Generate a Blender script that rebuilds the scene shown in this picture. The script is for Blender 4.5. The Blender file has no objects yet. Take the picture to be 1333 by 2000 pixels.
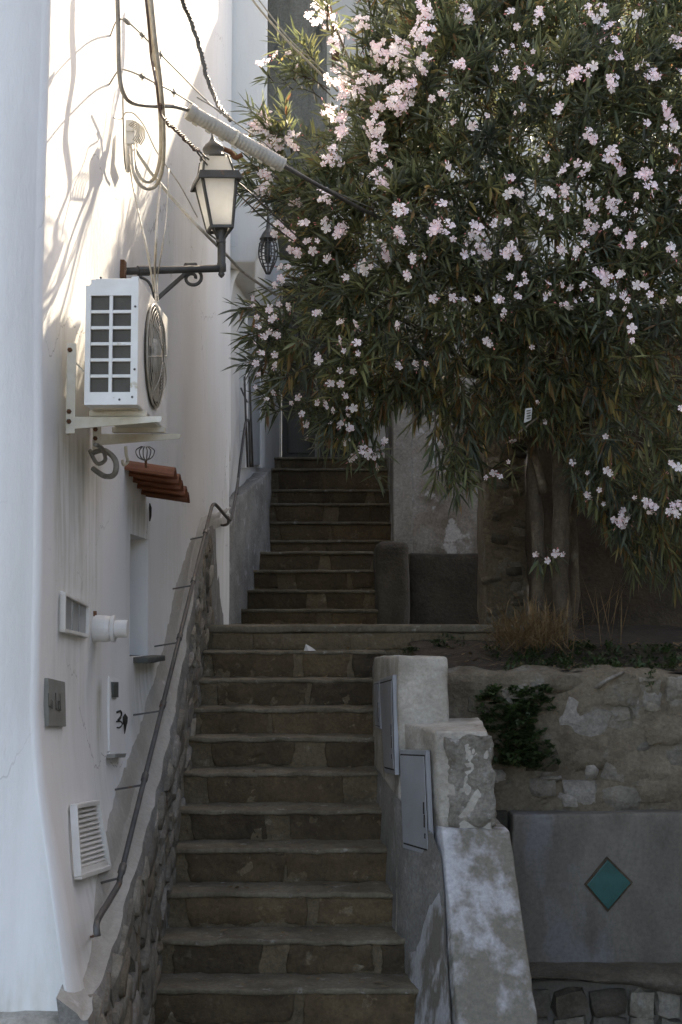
import bpy, bmesh, math, random
from mathutils import Vector, Matrix, noise
V = Vector
random.seed(7)
R = math.radians

# ------------------------------------------------------------------ camera, sky, sun, exposure
scene = bpy.context.scene
col = scene.collection
EYE = V((0, 0, 1.872)); FPX = 2700.0; TILT = 0.0805; YAW = 0.0096
cam = bpy.data.cameras.new('camera'); camo = bpy.data.objects.new('camera', cam); col.objects.link(camo)
camo.location = EYE; camo.rotation_euler = (math.pi/2 + TILT, 0, -YAW)
cam.sensor_fit = 'VERTICAL'; cam.sensor_height = 36; cam.sensor_width = 24; cam.lens = FPX/2000*36
cam.clip_start = 0.05; cam.clip_end = 2000
scene.camera = camo
SUN = V((0.29, 1.0, 0.81)).normalized()          # towards the sun: ahead, to the right and high
sun_el = math.asin(SUN.z); sun_az = math.atan2(SUN.x, SUN.y)
world = bpy.data.worlds.new('World'); scene.world = world; world.use_nodes = True
wn = world.node_tree.nodes; wl = world.node_tree.links
for n in list(wn): wn.remove(n)
sky = wn.new('ShaderNodeTexSky'); sky.sky_type = 'NISHITA'; sky.sun_disc = False
sky.sun_elevation = sun_el; sky.sun_rotation = sun_az; sky.altitude = 50; sky.air_density = 0.45; sky.dust_density = 2.0; sky.ozone_density = 0.0
bg = wn.new('ShaderNodeBackground'); bg.inputs[1].default_value = 0.15
wo = wn.new('ShaderNodeOutputWorld'); wl.new(sky.outputs[0], bg.inputs[0]); wl.new(bg.outputs[0], wo.inputs[0])
sl = bpy.data.lights.new('sun', 'SUN'); so = bpy.data.objects.new('sun', sl); col.objects.link(so)
sl.energy = 2.6; sl.angle = R(0.45); sl.color = (1.0, 0.985, 0.96)
so.rotation_euler = SUN.to_track_quat('Z', 'Y').to_euler(); so.location = (8, 12, 14)
scene.view_settings.view_transform = 'Standard'; scene.view_settings.look = 'None'
scene.view_settings.exposure = 2.5; scene.view_settings.gamma = 1.0
scene.view_settings.use_curve_mapping = False
scene.view_settings.use_white_balance = True; scene.view_settings.white_balance_temperature = 8600; scene.view_settings.white_balance_tint = 10   # camera set for open shade
scene.cycles.use_denoising = True
scene.cycles.use_adaptive_sampling = True; scene.cycles.adaptive_threshold = 0.02
scene.cycles.max_bounces = 6; scene.cycles.diffuse_bounces = 4; scene.cycles.transparent_max_bounces = 8
scene.cycles.sample_clamp_indirect = 6

# ------------------------------------------------------------------ measuring helpers
_cm = Matrix.Rotation(-YAW, 3, 'Z') @ Matrix.Rotation(math.pi/2 + TILT, 3, 'X')
def ray(px, py): return _cm @ V(((px-666.5)/FPX, -(py-1000)/FPX, -1))
def W(px, py, D):                                  # the point seen at px, py that stands D metres ahead
    d = ray(px, py); return EYE + d*(D/d.y)
K0, K1 = -1.288, 0.04                              # side wall of the house: X = K0 + K1*D
T = V((K1, 1, 0)).normalized(); N = V((1, -K1, 0)).normalized(); Z = V((0, 0, 1))
def nz(p, s, seed=0.0): return noise.noise(V((p[0]*s+seed, p[1]*s+seed*1.7, p[2]*s-seed)))
TOP = [(5.02, .47), (5.47, .54), (6.33, .80), (7.14, 1.07), (8.05, 1.53), (9.04, 2.24), (9.7, 2.52), (11.6, 2.75)]   # stone plinth: height of its top along the stairs
def ptop(D):
    for (a, ha), (b, hb) in zip(TOP, TOP[1:]):
        if D <= b: return ha+(hb-ha)*(D-a)/(b-a)
    return TOP[-1][1]
def flare(h): return 0.185*max(0, 1-max(0, h-0.5)/1.05)**1.3
def wdisp(D, h):
    k = 0.095*math.exp(-max(0, h-ptop(D)-.03)/0.16)*min(1, max(0, (D-5.3)/0.9))*min(1, max(0.15, (10.0-D)/2.2))
    b = 0.010*nz((0, D, h), 0.9, 3) + 0.004*nz((0, D, h), 3.1, 9)
    fl = flare(h)*math.exp(-max(0, D-5.2)/1.0)
    c = 0.022*nz((0, 0, h), 0.8, 21)*math.exp(-max(0, D-5.2)/0.5)
    return b + fl + c + k
def on_wall(px, py, e=0.0):
    d = ray(px, py); t = 0; ee = e
    for _ in range(5):
        t = (K0+ee)/(d.x-K1*d.y); p = EYE + d*t
        ee = e + wdisp(p.y, p.z)
    return p
def wx(D, h, e=0.0): return V((K0+K1*D+wdisp(D, h)+e, D, h))

# ------------------------------------------------------------------ mesh helpers
ORG = {}
def link(o, parent=None, org=None):
    col.objects.link(o)
    if parent is not None: o.parent = parent
    ORG[o] = org if org is not None else (ORG[parent] if parent is not None else V((0, 0, 0)))
    return o
def tag(o, label=None, cat=None, group=None, kind=None):
    if label: o['label'] = label
    if cat: o['category'] = cat
    if group: o['group'] = group
    if kind: o['kind'] = kind
    return o
def thing(name, loc, label, cat, group=None, rot=None):
    o = bpy.data.objects.new(name, None); o.empty_display_size = 0.1; o.location = loc
    if rot is not None: o.rotation_euler = rot
    link(o, None, V(loc)); return tag(o, label, cat, group)
class MB:
    def __init__(s): s.v = []; s.f = []
    def add(s, vs, fs):
        k = len(s.v); s.v += [V(x) for x in vs]; s.f += [tuple(i+k for i in f) for f in fs]; return s
    def obox(s, c, a, b, d):                        # centre and three half-extent vectors
        c = V(c); a = V(a); b = V(b); d = V(d); vs = []
        for k in (-1, 1):
            for q in ((-1, -1), (1, -1), (1, 1), (-1, 1)): vs.append(c + a*q[0] + b*q[1] + d*k)
        fs = [(0, 3, 2, 1), (4, 5, 6, 7), (0, 1, 5, 4), (1, 2, 6, 5), (2, 3, 7, 6), (3, 0, 4, 7)]
        if a.cross(b).dot(d) < 0: fs = [f[::-1] for f in fs]
        return s.add(vs, fs)
    def box(s, p, q):
        p = V(p); q = V(q); h = (q-p)/2; return s.obox((p+q)/2, (h.x, 0, 0), (0, h.y, 0), (0, 0, h.z))
    def bar(s, p, q, w, t, up=Z):                   # rectangular bar from p to q
        p = V(p); q = V(q); d = (q-p); x = d.normalized(); y = x.cross(up)
        y = (y if y.length > 1e-4 else x.cross(V((1, 0, 0)))).normalized(); z = y.cross(x)
        return s.obox((p+q)/2, d/2, y*(w/2), z*(t/2))
    def tube(s, pts, r, seg=6, cap=True):
        pts = [V(p) for p in pts]; n = len(pts); rr = r if isinstance(r, (list, tuple)) else [r]*n
        k = len(s.v); prev = None
        for i, p in enumerate(pts):
            t = (pts[min(i+1, n-1)] - pts[max(i-1, 0)]).normalized()
            u = prev if prev is not None else (V((1, 0, 0)) if abs(t.x) < 0.8 else V((0, 1, 0)))
            u = (u - t*u.dot(t)).normalized(); prev = u; w = t.cross(u)
            for j in range(seg):
                a = 2*math.pi*j/seg; s.v.append(p + (u*math.cos(a)+w*math.sin(a))*rr[i])
        for i in range(n-1):
            for j in range(seg):
                s.f.append((k+i*seg+j, k+i*seg+(j+1) % seg, k+(i+1)*seg+(j+1) % seg, k+(i+1)*seg+j))
        if cap:
            s.f.append(tuple(k+j for j in reversed(range(seg)))); s.f.append(tuple(k+(n-1)*seg+j for j in range(seg)))
        return s
    def lathe(s, prof, c=(0, 0, 0), axis=Z, seg=16, twist=0.0):
        axis = V(axis).normalized(); c = V(c)
        u = V((1, 0, 0)) if abs(axis.x) < 0.8 else V((0, 1, 0)); u = (u-axis*u.dot(axis)).normalized(); w = axis.cross(u)
        k = len(s.v); n = len(prof)
        for r, h in prof:
            for j in range(seg):
                a = 2*math.pi*j/seg + twist; s.v.append(c + axis*h + (u*math.cos(a)+w*math.sin(a))*r)
        for i in range(n-1):
            for j in range(seg):
                s.f.append((k+i*seg+j, k+i*seg+(j+1) % seg, k+(i+1)*seg+(j+1) % seg, k+(i+1)*seg+j))
        s.f.append(tuple(k+j for j in reversed(range(seg)))); s.f.append(tuple(k+(n-1)*seg+j for j in range(seg)))
        return s
    def build(s, name, mat, parent=None, local=False, smooth=False, bev=0, seg=2, merge=0, tint=None):
        me = bpy.data.meshes.new(name)
        off = V((0, 0, 0)) if (local or parent is None) else ORG[parent]
        me.from_pydata([tuple(x-off) for x in s.v], [], s.f)
        if bev or merge:
            bm = bmesh.new(); bm.from_mesh(me)
            if merge: bmesh.ops.remove_doubles(bm, verts=bm.verts, dist=merge)
            if bev: bmesh.ops.bevel(bm, geom=list(bm.edges), offset=bev, segments=seg, affect='EDGES', profile=0.6, clamp_overlap=True)
            bm.to_mesh(me); bm.free()
        if smooth:
            me.polygons.foreach_set('use_smooth', [True]*len(me.polygons))
        me.materials.append(mat)
        return link(bpy.data.objects.new(name, me), parent)
def smooth_path(pts, n=6):
    pts = [V(p) for p in pts]; out = []
    for i in range(len(pts)-1):
        a = pts[max(i-1, 0)]; b = pts[i]; c = pts[i+1]; d = pts[min(i+2, len(pts)-1)]
        for k in range(n):
            t = k/n; out.append(0.5*((2*b)+(c-a)*t+(2*a-5*b+4*c-d)*t*t+(3*b-a-3*c+d)*t**3))
    out.append(pts[-1]); return out
def rough(name, c8, mat, parent=None, cuts=6, amp=0.01, sc=6.0, bev=0.012, local=False, smooth=True, seed=None):
    """A worn masonry block: eight corners (bottom ring, top ring), edges rounded, faces cut up and pushed about by noise."""
    off = V((0, 0, 0)) if (local or parent is None) else ORG[parent]
    seed = random.random()*50 if seed is None else seed
    bm = bmesh.new(); vs = [bm.verts.new(V(c)) for c in c8]
    for f in ((3, 2, 1, 0), (4, 5, 6, 7), (0, 1, 5, 4), (1, 2, 6, 5), (2, 3, 7, 6), (3, 0, 4, 7)): bm.faces.new([vs[i] for i in f])
    bmesh.ops.recalc_face_normals(bm, faces=bm.faces)
    if bev: bmesh.ops.bevel(bm, geom=list(bm.edges), offset=bev, segments=2, affect='EDGES', profile=0.5, clamp_overlap=True)
    if cuts:
        L = max(e.calc_length() for e in bm.edges)
        target = L/cuts
        for _ in range(6):
            es = [e for e in bm.edges if e.calc_length() > target*1.3]
            if not es: break
            bmesh.ops.subdivide_edges(bm, edges=es, cuts=1, use_grid_fill=True)
        bmesh.ops.triangulate(bm, faces=[f for f in bm.faces if len(f.verts) > 4])
    for v in bm.verts:
        p = v.co
        a = noise.noise_vector(p*sc + V((seed, seed, seed))); b = noise.noise_vector(p*sc*2.7 + V((seed, 0, seed)))
        v.co = p + (a + b*0.45 + noise.noise_vector(p*sc*6.1 + V((0, seed, 0)))*0.22)*amp
    for v in bm.verts: v.co -= off
    me = bpy.data.meshes.new(name); bm.to_mesh(me); bm.free()
    if smooth: me.polygons.foreach_set('use_smooth', [True]*len(me.polygons))
    me.materials.append(mat)
    return link(bpy.data.objects.new(name, me), parent)
def block(x0, x1, y0, y1, z0, z1):
    return [(x0, y0, z0), (x1, y0, z0), (x1, y1, z0), (x0, y1, z0), (x0, y0, z1), (x1, y0, z1), (x1, y1, z1), (x0, y1, z1)]

# ------------------------------------------------------------------ materials
def mat(name, c1, c2=None, sc=3.0, det=6, rough_=0.85, bump=0.3, bsc=40.0, lo=0.35, hi=0.65, zsq=1.0,
        spots=None, spsc=12.0, splo=0.55, sphi=0.62, metal=0.0, rnd=0.0, transl=0.0, bdist=0.01, third=None, tsc=1.1, tlo=0.5, thi=0.62, grain=None, stain=None):
    m = bpy.data.materials.new(name); m.use_nodes = True; nt = m.node_tree; nd = nt.nodes; lk = nt.links
    bs = nd['Principled BSDF']; bs.inputs['Roughness'].default_value = rough_; bs.inputs['Metallic'].default_value = metal
    geo = nd.new('ShaderNodeNewGeometry'); mp = nd.new('ShaderNodeMapping'); mp.inputs['Scale'].default_value = (1, 1, zsq)
    lk.new(geo.outputs['Position'], mp.inputs['Vector'])
    def nse(s, d=6, ro=0.6):
        n = nd.new('ShaderNodeTexNoise'); n.inputs['Scale'].default_value = s; n.inputs['Detail'].default_value = d
        n.inputs['Roughness'].default_value = ro; lk.new(mp.outputs[0], n.inputs['Vector']); return n
    def ramp(src, a, b):
        r = nd.new('ShaderNodeMapRange'); r.inputs['From Min'].default_value = a; r.inputs['From Max'].default_value = b
        lk.new(src, r.inputs['Value']); return r.outputs[0]
    def mix(fac, a, b):
        x = nd.new('ShaderNodeMix'); x.data_type = 'RGBA'; lk.new(fac, x.inputs[0])
        for s_, v in ((6, a), (7, b)):
            if isinstance(v, tuple): x.inputs[s_].default_value = (*v, 1)
            else: lk.new(v, x.inputs[s_])
        return x.outputs[2]
    n1 = nse(sc, det); c = mix(ramp(n1.outputs[0], lo, hi), c1, c2 or c1)
    if third: c = mix(ramp(nse(tsc, 5).outputs[0], tlo, thi), c, third)
    if spots: c = mix(ramp(nse(spsc, 4).outputs[0], splo, sphi), c, spots)
    if stain:
        sa = nd.new('ShaderNodeAttribute'); sa.attribute_name = 'stain'; st1 = nse(14.0, 6, 0.7); mp2 = nd.new('ShaderNodeMapping'); mp2.inputs['Scale'].default_value = (9, 9, .9)
        st2 = nd.new('ShaderNodeTexNoise'); st2.inputs['Scale'].default_value = 2.2; st2.inputs['Detail'].default_value = 5; lk.new(geo.outputs['Position'], mp2.inputs[0]); lk.new(mp2.outputs[0], st2.inputs['Vector'])
        mu = nd.new('ShaderNodeMath'); mu.operation = 'MULTIPLY'; lk.new(sa.outputs['Fac'], mu.inputs[0]); lk.new(ramp(st2.outputs[0], .30, .68), mu.inputs[1])
        mu2 = nd.new('ShaderNodeMath'); mu2.operation = 'MULTIPLY'; lk.new(mu.outputs[0], mu2.inputs[0]); lk.new(ramp(st1.outputs[0], .15, .55), mu2.inputs[1])
        c = mix(mu2.outputs[0], c, stain)
        vo = nd.new('ShaderNodeTexVoronoi'); vo.feature = 'DISTANCE_TO_EDGE'; vo.inputs['Scale'].default_value = 0.9
        wv = nd.new('ShaderNodeVectorMath'); wv.operation = 'MULTIPLY_ADD'; wv.inputs[1].default_value = (.5, .5, .5); lk.new(nse(2.5, 5).outputs['Color'], wv.inputs[0]); lk.new(geo.outputs['Position'], wv.inputs[2]); lk.new(wv.outputs[0], vo.inputs['Vector'])
        cr = nd.new('ShaderNodeMath'); cr.operation = 'MULTIPLY'; lk.new(ramp(vo.outputs['Distance'], .0035, .0008), cr.inputs[0]); lk.new(ramp(nse(1.1, 3).outputs[0], .50, .62), cr.inputs[1])
        c = mix(cr.outputs[0], c, (.36, .34, .30))
    if grain is None: grain = 0.32 if bump >= 0.5 else 0.0
    if grain:
        gh = nd.new('ShaderNodeHueSaturation'); gv = nd.new('ShaderNodeMapRange')
        gv.inputs['From Min'].default_value = 0.3; gv.inputs['From Max'].default_value = 0.7; gv.inputs['To Min'].default_value = 1-grain*1.25; gv.inputs['To Max'].default_value = 1+grain
        gn = nd.new('ShaderNodeTexNoise'); gn.inputs['Scale'].default_value = 46; gn.inputs['Detail'].default_value = 7; gn.inputs['Roughness'].default_value = 0.75
        lk.new(geo.outputs['Position'], gn.inputs['Vector']); lk.new(gn.outputs[0], gv.inputs['Value']); lk.new(gv.outputs[0], gh.inputs['Value']); lk.new(c, gh.inputs['Color']); c = gh.outputs[0]
    if rnd:
        oi = nd.new('ShaderNodeObjectInfo'); hs = nd.new('ShaderNodeHueSaturation')
        v = nd.new('ShaderNodeMapRange'); v.inputs['To Min'].default_value = 1-rnd; v.inputs['To Max'].default_value = 1+rnd
        lk.new(oi.outputs['Random'], v.inputs['Value']); lk.new(v.outputs[0], hs.inputs['Value']); lk.new(c, hs.inputs['Color']); c = hs.outputs[0]
    lk.new(c, bs.inputs['Base Color'])
    if bump:
        b = nd.new('ShaderNodeBump'); b.inputs['Strength'].default_value = bump; b.inputs['Distance'].default_value = bdist
        lk.new(nse(bsc, 8, 0.65).outputs[0], b.inputs['Height']); lk.new(b.outputs[0], bs.inputs['Normal'])
    if transl:
        tr = nd.new('ShaderNodeBsdfTranslucent'); lk.new(c, tr.inputs[0]); mx = nd.new('ShaderNodeMixShader'); mx.inputs[0].default_value = transl
        lk.new(bs.outputs[0], mx.inputs[1]); lk.new(tr.outputs[0], mx.inputs[2]); lk.new(mx.outputs[0], nd['Material Output'].inputs[0])
    return m
M = {}
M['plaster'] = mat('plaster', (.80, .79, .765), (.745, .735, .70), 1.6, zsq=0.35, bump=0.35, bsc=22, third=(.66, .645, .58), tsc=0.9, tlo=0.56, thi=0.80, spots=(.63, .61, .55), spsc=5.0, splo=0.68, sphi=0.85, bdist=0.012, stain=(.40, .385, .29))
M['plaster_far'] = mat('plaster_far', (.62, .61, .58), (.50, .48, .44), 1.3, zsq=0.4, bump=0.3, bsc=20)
M['plaster_old'] = mat('plaster_old', (.40, .38, .34), (.20, .165, .125), 2.2, bump=0.7, bsc=14, spots=(.50, .48, .45), spsc=3.2, splo=0.56, sphi=0.60, third=(.13, .105, .075), tsc=1.4, tlo=0.52, thi=0.62)
M['cement'] = mat('cement', (.25, .24, .215), (.16, .15, .13), 4.0, bump=0.6, bsc=28, spots=(.34, .33, .31), spsc=7, splo=0.60, sphi=0.68)
M['cement_pale'] = mat('cement_pale', (.45, .415, .355), (.29, .26, .21), 4.0, grain=0.2, third=(.22, .195, .15), tsc=3.0, tlo=0.54, thi=0.64, bump=0.8, bsc=45, spots=(.14, .11, .08), spsc=9, splo=0.68, sphi=0.74)
M['cement_rough'] = mat('cement_rough', (.29, .265, .22), (.165, .145, .11), 7.0, bump=1.0, bsc=38, bdist=0.025, spots=(.34, .32, .29), spsc=16, splo=0.62, sphi=0.68)
M['cement_blue'] = mat('cement_blue', (.40, .40, .405), (.26, .245, .22), 3.4, zsq=0.7, grain=0.22, bump=0.5, bsc=26, spots=(.56, .555, .55), spsc=2.6, splo=0.56, sphi=0.63, third=(.16, .146, .115), tsc=3.4, tlo=0.45, thi=0.53)
M['cement_dark'] = mat('cement_dark', (.175, .16, .132), (.10, .088, .07), 3.4, zsq=0.5, grain=0.2, bump=0.5, bsc=20, spots=(.17, .165, .16), spsc=3.0, splo=0.58, sphi=0.66)
M['tread'] = mat('tread', (.175, .148, .102), (.10, .08, .05), 5.0, bump=0.8, bsc=30, spots=(.30, .285, .25), spsc=14, splo=0.62, sphi=0.74)
M['mortar'] = mat('mortar', (.165, .124, .072), (.105, .076, .041), 3.2, bump=0.9, bsc=24, bdist=0.02, spots=(.22, .18, .125), spsc=11, splo=0.60, sphi=0.70)
M['riser_stone'] = mat('riser_stone', (.104, .071, .035), (.062, .040, .019), 5.0, bump=0.8, bsc=22, bdist=0.018, rnd=0.35, spots=(.15, .115, .07), spsc=13, splo=0.62, sphi=0.70)
M['stone'] = mat('stone', (.23, .208, .165), (.13, .112, .082), 6.0, bump=0.9, bsc=26, bdist=0.02, rnd=0.4, spots=(.23, .21, .18), spsc=14, splo=0.62, sphi=0.72)
M['stone_pale'] = mat('stone_pale', (.30, .275, .235), (.19, .165, .13), 8.0, bump=0.9, bsc=30, bdist=0.015, rnd=0.2, spots=(.15, .13, .10), spsc=18, splo=0.64, sphi=0.70)
M['stone_dark'] = mat('stone_dark', (.10, .085, .062), (.055, .045, .03), 5.0, bump=0.9, bsc=22, bdist=0.02, rnd=0.4)
M['rubble'] = mat('rubble', (.215, .178, .124), (.115, .088, .056), 3.4, bump=1.0, bsc=17, bdist=0.03, spots=(.20, .18, .145), spsc=6, splo=0.56, sphi=0.66)
M['soil'] = mat('soil', (.055, .039, .023), (.028, .019, .011), 6.0, bump=1.0, bsc=34, bdist=0.03, spots=(.12, .09, .055), spsc=20, splo=0.62, sphi=0.70)
M['ground'] = mat('ground', (.15, .145, .135), (.10, .095, .085), 1.5, bump=0.5, bsc=30)
M['chimney'] = mat('chimney', (.20, .195, .165), (.105, .105, .085), 4.0, zsq=0.25, bump=1.0, bsc=13, bdist=0.03, spots=(.055, .055, .045), spsc=6, splo=0.66, sphi=0.72)
M['white_metal'] = mat('white_metal', (.74, .73, .69), (.64, .62, .56), 6.0, rough_=0.45, bump=0.05, spots=(.42, .35, .22), spsc=15, splo=0.70, sphi=0.8)
M['bracket'] = mat('bracket', (.66, .63, .54), (.50, .44, .31), 7.0, rough_=0.55, bump=0.15, bsc=60, spots=(.24, .155, .075), spsc=22, splo=0.66, sphi=0.76)
M['coil'] = mat('coil', (.075, .066, .048), (.05, .043, .03), 9.0, rough_=0.6, bump=0.2, bsc=120)
M['guard'] = mat('guard', (.44, .41, .35), (.30, .27, .21), 10.0, rough_=0.45, bump=0.0)
M['iron'] = mat('iron', (.070, .068, .060), (.045, .043, .038), 14.0, rough_=0.5, bump=0.2, bsc=80, spots=(.115, .075, .045), spsc=20, splo=0.64, sphi=0.72)
M['rail_iron'] = mat('rail_iron', (.085, .080, .072), (.050, .045, .040), 12.0, rough_=0.5, bump=0.2, bsc=90, spots=(.12, .06, .03), spsc=18, splo=0.60, sphi=0.70)
M['rust'] = mat('rust', (.17, .075, .035), (.09, .04, .02), 18.0, rough_=0.9, bump=0.4, bsc=80)
M['terracotta'] = mat('terracotta', (.20, .072, .033), (.125, .044, .021), 9.0, rough_=0.8, bump=0.4, bsc=50, rnd=0.2, spots=(.27, .15, .085), spsc=26, splo=0.66, sphi=0.74)
M['cable_pale'] = mat('cable_pale', (.52, .48, .40), (.36, .32, .25), 20.0, rough_=0.6, bump=0.1)
M['cable_grey'] = mat('cable_grey', (.26, .245, .215), (.17, .155, .13), 20.0, rough_=0.6, bump=0.1)
M['cable_dark'] = mat('cable_dark', (.055, .05, .045), (.10, .085, .065), 25.0, rough_=0.6, bump=0.2)
M['copper'] = mat('copper', (.17, .11, .085), (.10, .07, .055), 25.0, rough_=0.6, bump=0.2)
M['plastic'] = mat('plastic', (.72, .71, .68), (.62, .60, .55), 8.0, rough_=0.4, bump=0.05)
M['sleeve'] = mat('sleeve', (.40, .385, .34), (.32, .30, .255), 10.0, rough_=0.55, bump=0.1)
M['slate'] = mat('slate', (.085, .09, .08), (.055, .057, .05), 12.0, rough_=0.7, bump=0.4)
M['plaque'] = mat('plaque', (.24, .24, .215), (.18, .18, .155), 9.0, rough_=0.6, bump=0.2)
M['ink'] = mat('ink', (.055, .056, .042), (.10, .10, .08), 40.0, rough_=0.8, bump=0.3)
M['hole'] = mat('hole', (.012, .011, .009), (.03, .026, .02), 40.0, rough_=0.95, bump=0.3)
M['cabinet'] = mat('cabinet', (.285, .29, .298), (.235, .238, .24), 4.0, rough_=0.42, bump=0.06, spots=(.20, .19, .17), spsc=9, splo=0.72, sphi=0.80)
M['tile_teal'] = mat('tile_teal', (.005, .095, .088), (.003, .064, .060), 12.0, rough_=0.25, bump=0.06)
M['door_wood'] = mat('door_wood', (.060, .055, .042), (.035, .032, .025), 7.0, zsq=0.15, rough_=0.6, bump=0.4, bsc=30)
M['door_grey'] = mat('door_grey', (.34, .35, .35), (.27, .275, .27), 4.0, rough_=0.5, bump=0.1)
M['glass_dark'] = mat('glass_dark', (.06, .065, .065), (.04, .045, .045), 3.0, rough_=0.12, bump=0.0)
M['pane_grey'] = mat('pane_grey', (.30, .305, .29), (.23, .235, .22), 6.0, zsq=0.2, rough_=0.3, bump=0.0)
M['wall_brown'] = mat('wall_brown', (.080, .057, .034), (.040, .028, .017), 3.0, bump=0.9, bsc=15, bdist=0.03)
M['bark'] = mat('bark', (.135, .102, .066), (.065, .047, .030), 14.0, zsq=0.4, bump=0.9, bsc=30, bdist=0.015, spots=(.22, .18, .125), spsc=11, splo=0.58, sphi=0.66)
M['twig'] = mat('twig', (.13, .10, .065), (.085, .062, .04), 10.0, bump=0.2)
M['straw'] = mat('straw', (.27, .18, .085), (.16, .10, .045), 15.0, bump=0.1, transl=0.2)
M['weed'] = mat('weed', (.042, .070, .018), (.024, .044, .012), 9.0, bump=0.1, transl=0.25, rough_=0.6)
M['bare_cement'] = mat('bare_cement', (.46, .435, .385), (.36, .335, .285), 3.0, bump=0.4, bsc=30, grain=0.12, spots=(.56, .54, .50), spsc=8, splo=0.64, sphi=0.74)
M['quoin'] = mat('quoin', (.36, .34, .30), (.24, .22, .185), 3.0, bump=0.5, bsc=18)
M['paper'] = mat('paper', (.62, .61, .58), (.50, .49, .46), 8.0, bump=0.1)
M['petal_bud'] = mat('petal_bud', (.62, .26, .24), (.55, .34, .26), 20.0, bump=0.0, transl=0.3)
# frosted lantern glass
def frosted(name, c, tr=0.55):
    m = mat(name, c, tuple(x*0.9 for x in c), 9.0, rough_=0.3, bump=0.05, transl=tr); return m
M['frost'] = frosted('frosted_glass', (.97, .97, .96), 0.85)
# leaves and petals take their own colour from a colour attribute on the mesh
def foliage_mat(name, transl, rough_=0.45, spec=0.4):
    m = bpy.data.materials.new(name); m.use_nodes = True; nd = m.node_tree.nodes; lk = m.node_tree.links
    bs = nd['Principled BSDF']; at = nd.new('ShaderNodeAttribute'); at.attribute_name = 'tint'
    bs.inputs['Roughness'].default_value = rough_; bs.inputs['Specular IOR Level'].default_value = spec
    tr = nd.new('ShaderNodeBsdfTranslucent'); mx = nd.new('ShaderNodeMixShader'); mx.inputs[0].default_value = transl
    hs = nd.new('ShaderNodeHueSaturation'); hs.inputs['Value'].default_value = 2.1; hs.inputs['Hue'].default_value = 0.48
    lk.new(at.outputs['Color'], bs.inputs['Base Color']); lk.new(at.outputs['Color'], hs.inputs['Color']); lk.new(hs.outputs[0], tr.inputs[0])
    lk.new(bs.outputs[0], mx.inputs[1]); lk.new(tr.outputs[0], mx.inputs[2]); lk.new(mx.outputs[0], nd['Material Output'].inputs[0]); return m
M['leaf'] = foliage_mat('oleander_leaf', 0.36, 0.36, 0.5)
M['petal'] = foliage_mat('oleander_petal', 0.35, 0.6, 0.2)

STONES = []
for k in range(10):
    bm = bmesh.new(); bmesh.ops.create_cube(bm, size=1.0)
    bmesh.ops.subdivide_edges(bm, edges=list(bm.edges), cuts=1, use_grid_fill=True)
    rs = random.Random(k)
    for v in bm.verts:
        q = v.co; L = q.length; m_ = max(abs(q.x), abs(q.y), abs(q.z))
        q2 = q.normalized()*0.5*1.12; v.co = q.lerp(q2, 0.42)
        v.co += V((rs.uniform(-1, 1), rs.uniform(-1, 1), rs.uniform(-1, 1)))*0.075
    me = bpy.data.meshes.new('stone'); bm.to_mesh(me); bm.free()
    me.polygons.foreach_set('use_smooth', [k % 2 == 0]*len(me.polygons)); STONES.append(me)
STONE_M = {}
def stone(parent, c, size, rot=(0, 0, 0), m='stone', name='stone'):
    key = (random.randrange(10), m)
    if key not in STONE_M:
        me = STONES[key[0]].copy(); me.materials.append(M[m]); STONE_M[key] = me
    o = bpy.data.objects.new(name, STONE_M[key]); o.location = V(c)-ORG[parent]; o.scale = size; o.rotation_euler = rot
    return link(o, parent)

# ------------------------------------------------------------------ ground
g = MB().add([(-300, -300, -.5), (300, -300, -.5), (300, 300, -.5), (-300, 300, -.5)], [(0, 1, 2, 3)]).build('street_ground', M['ground'])
tag(g, 'grey street paving at the foot of the stairs', kind='structure')

# ------------------------------------------------------------------ lower stair flight
D1, GO, RI = 6.62, 0.272, 0.17
stair = thing('stairs', (0, D1, 0), 'lower flight of worn dark stone steps between white house and parapet', None)
tag(stair, kind='structure')
YN = [1933, 1838, 1745, 1657, 1582, 1508, 1440, 1385, 1328, 1272]
def riser(parent, D, z0, z1, x0, x1, rs, small=False):
    """one riser: mortar behind, dark dressed stones standing a little proud of it"""
    rough('riser_mortar', block(x0, x1, D+0.008, D+0.20, z0-0.03, z1), M['mortar'], parent, cuts=44 if not small else 16, amp=0.008, sc=11, bev=0.003)
    x = x0 + rs.uniform(0.03, 0.16)
    while x < x1-0.10:
        w = rs.uniform(0.30, 0.80)
        if x+w > x1-0.04: w = x1-0.04-x
        if w < 0.09: break
        hgt = (z1-z0)
        zb = z0+rs.uniform(0.005, 0.040); zt = z1-rs.uniform(0.0, 0.012)
        rough('riser_stone', [(x+rs.uniform(0, .02), D+.001, zb), (x+w-rs.uniform(0, .02), D+.001, zb+rs.uniform(-.006, .012)), (x+w, D+.1, zb), (x, D+.1, zb),
                              (x+rs.uniform(-.03, .03), D-.002, zt), (x+w-rs.uniform(-.03, .03), D-.002, zt), (x+w, D+.1, zt), (x, D+.1, zt)],
              M['riser_stone'], parent, cuts=22 if not small else 7, amp=0.015 if not small else .011, sc=12, bev=0.006)
        x += w + (rs.uniform(0.10, 0.20) if rs.random() < 0.5 else rs.uniform(0.004, 0.03))
def tread(parent, D, z, x0, x1, dep, rs, cuts=40):
    o = -0.010
    rough('tread', [(x0, D+o+rs.uniform(-.004, .004), z-.024), (x1, D+o+rs.uniform(-.006, .006), z-.024), (x1, D+dep+.05, z-.05), (x0, D+dep+.05, z-.05),
                    (x0, D+o, z+rs.uniform(-.004, .003)), (x1, D+o, z+rs.uniform(-.006, .004)), (x1, D+dep+.05, z+.004), (x0, D+dep+.05, z+.004)],
          M['tread'], parent, cuts=cuts, amp=0.010, sc=9.5, bev=0.007)
rs = random.Random(5)
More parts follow.
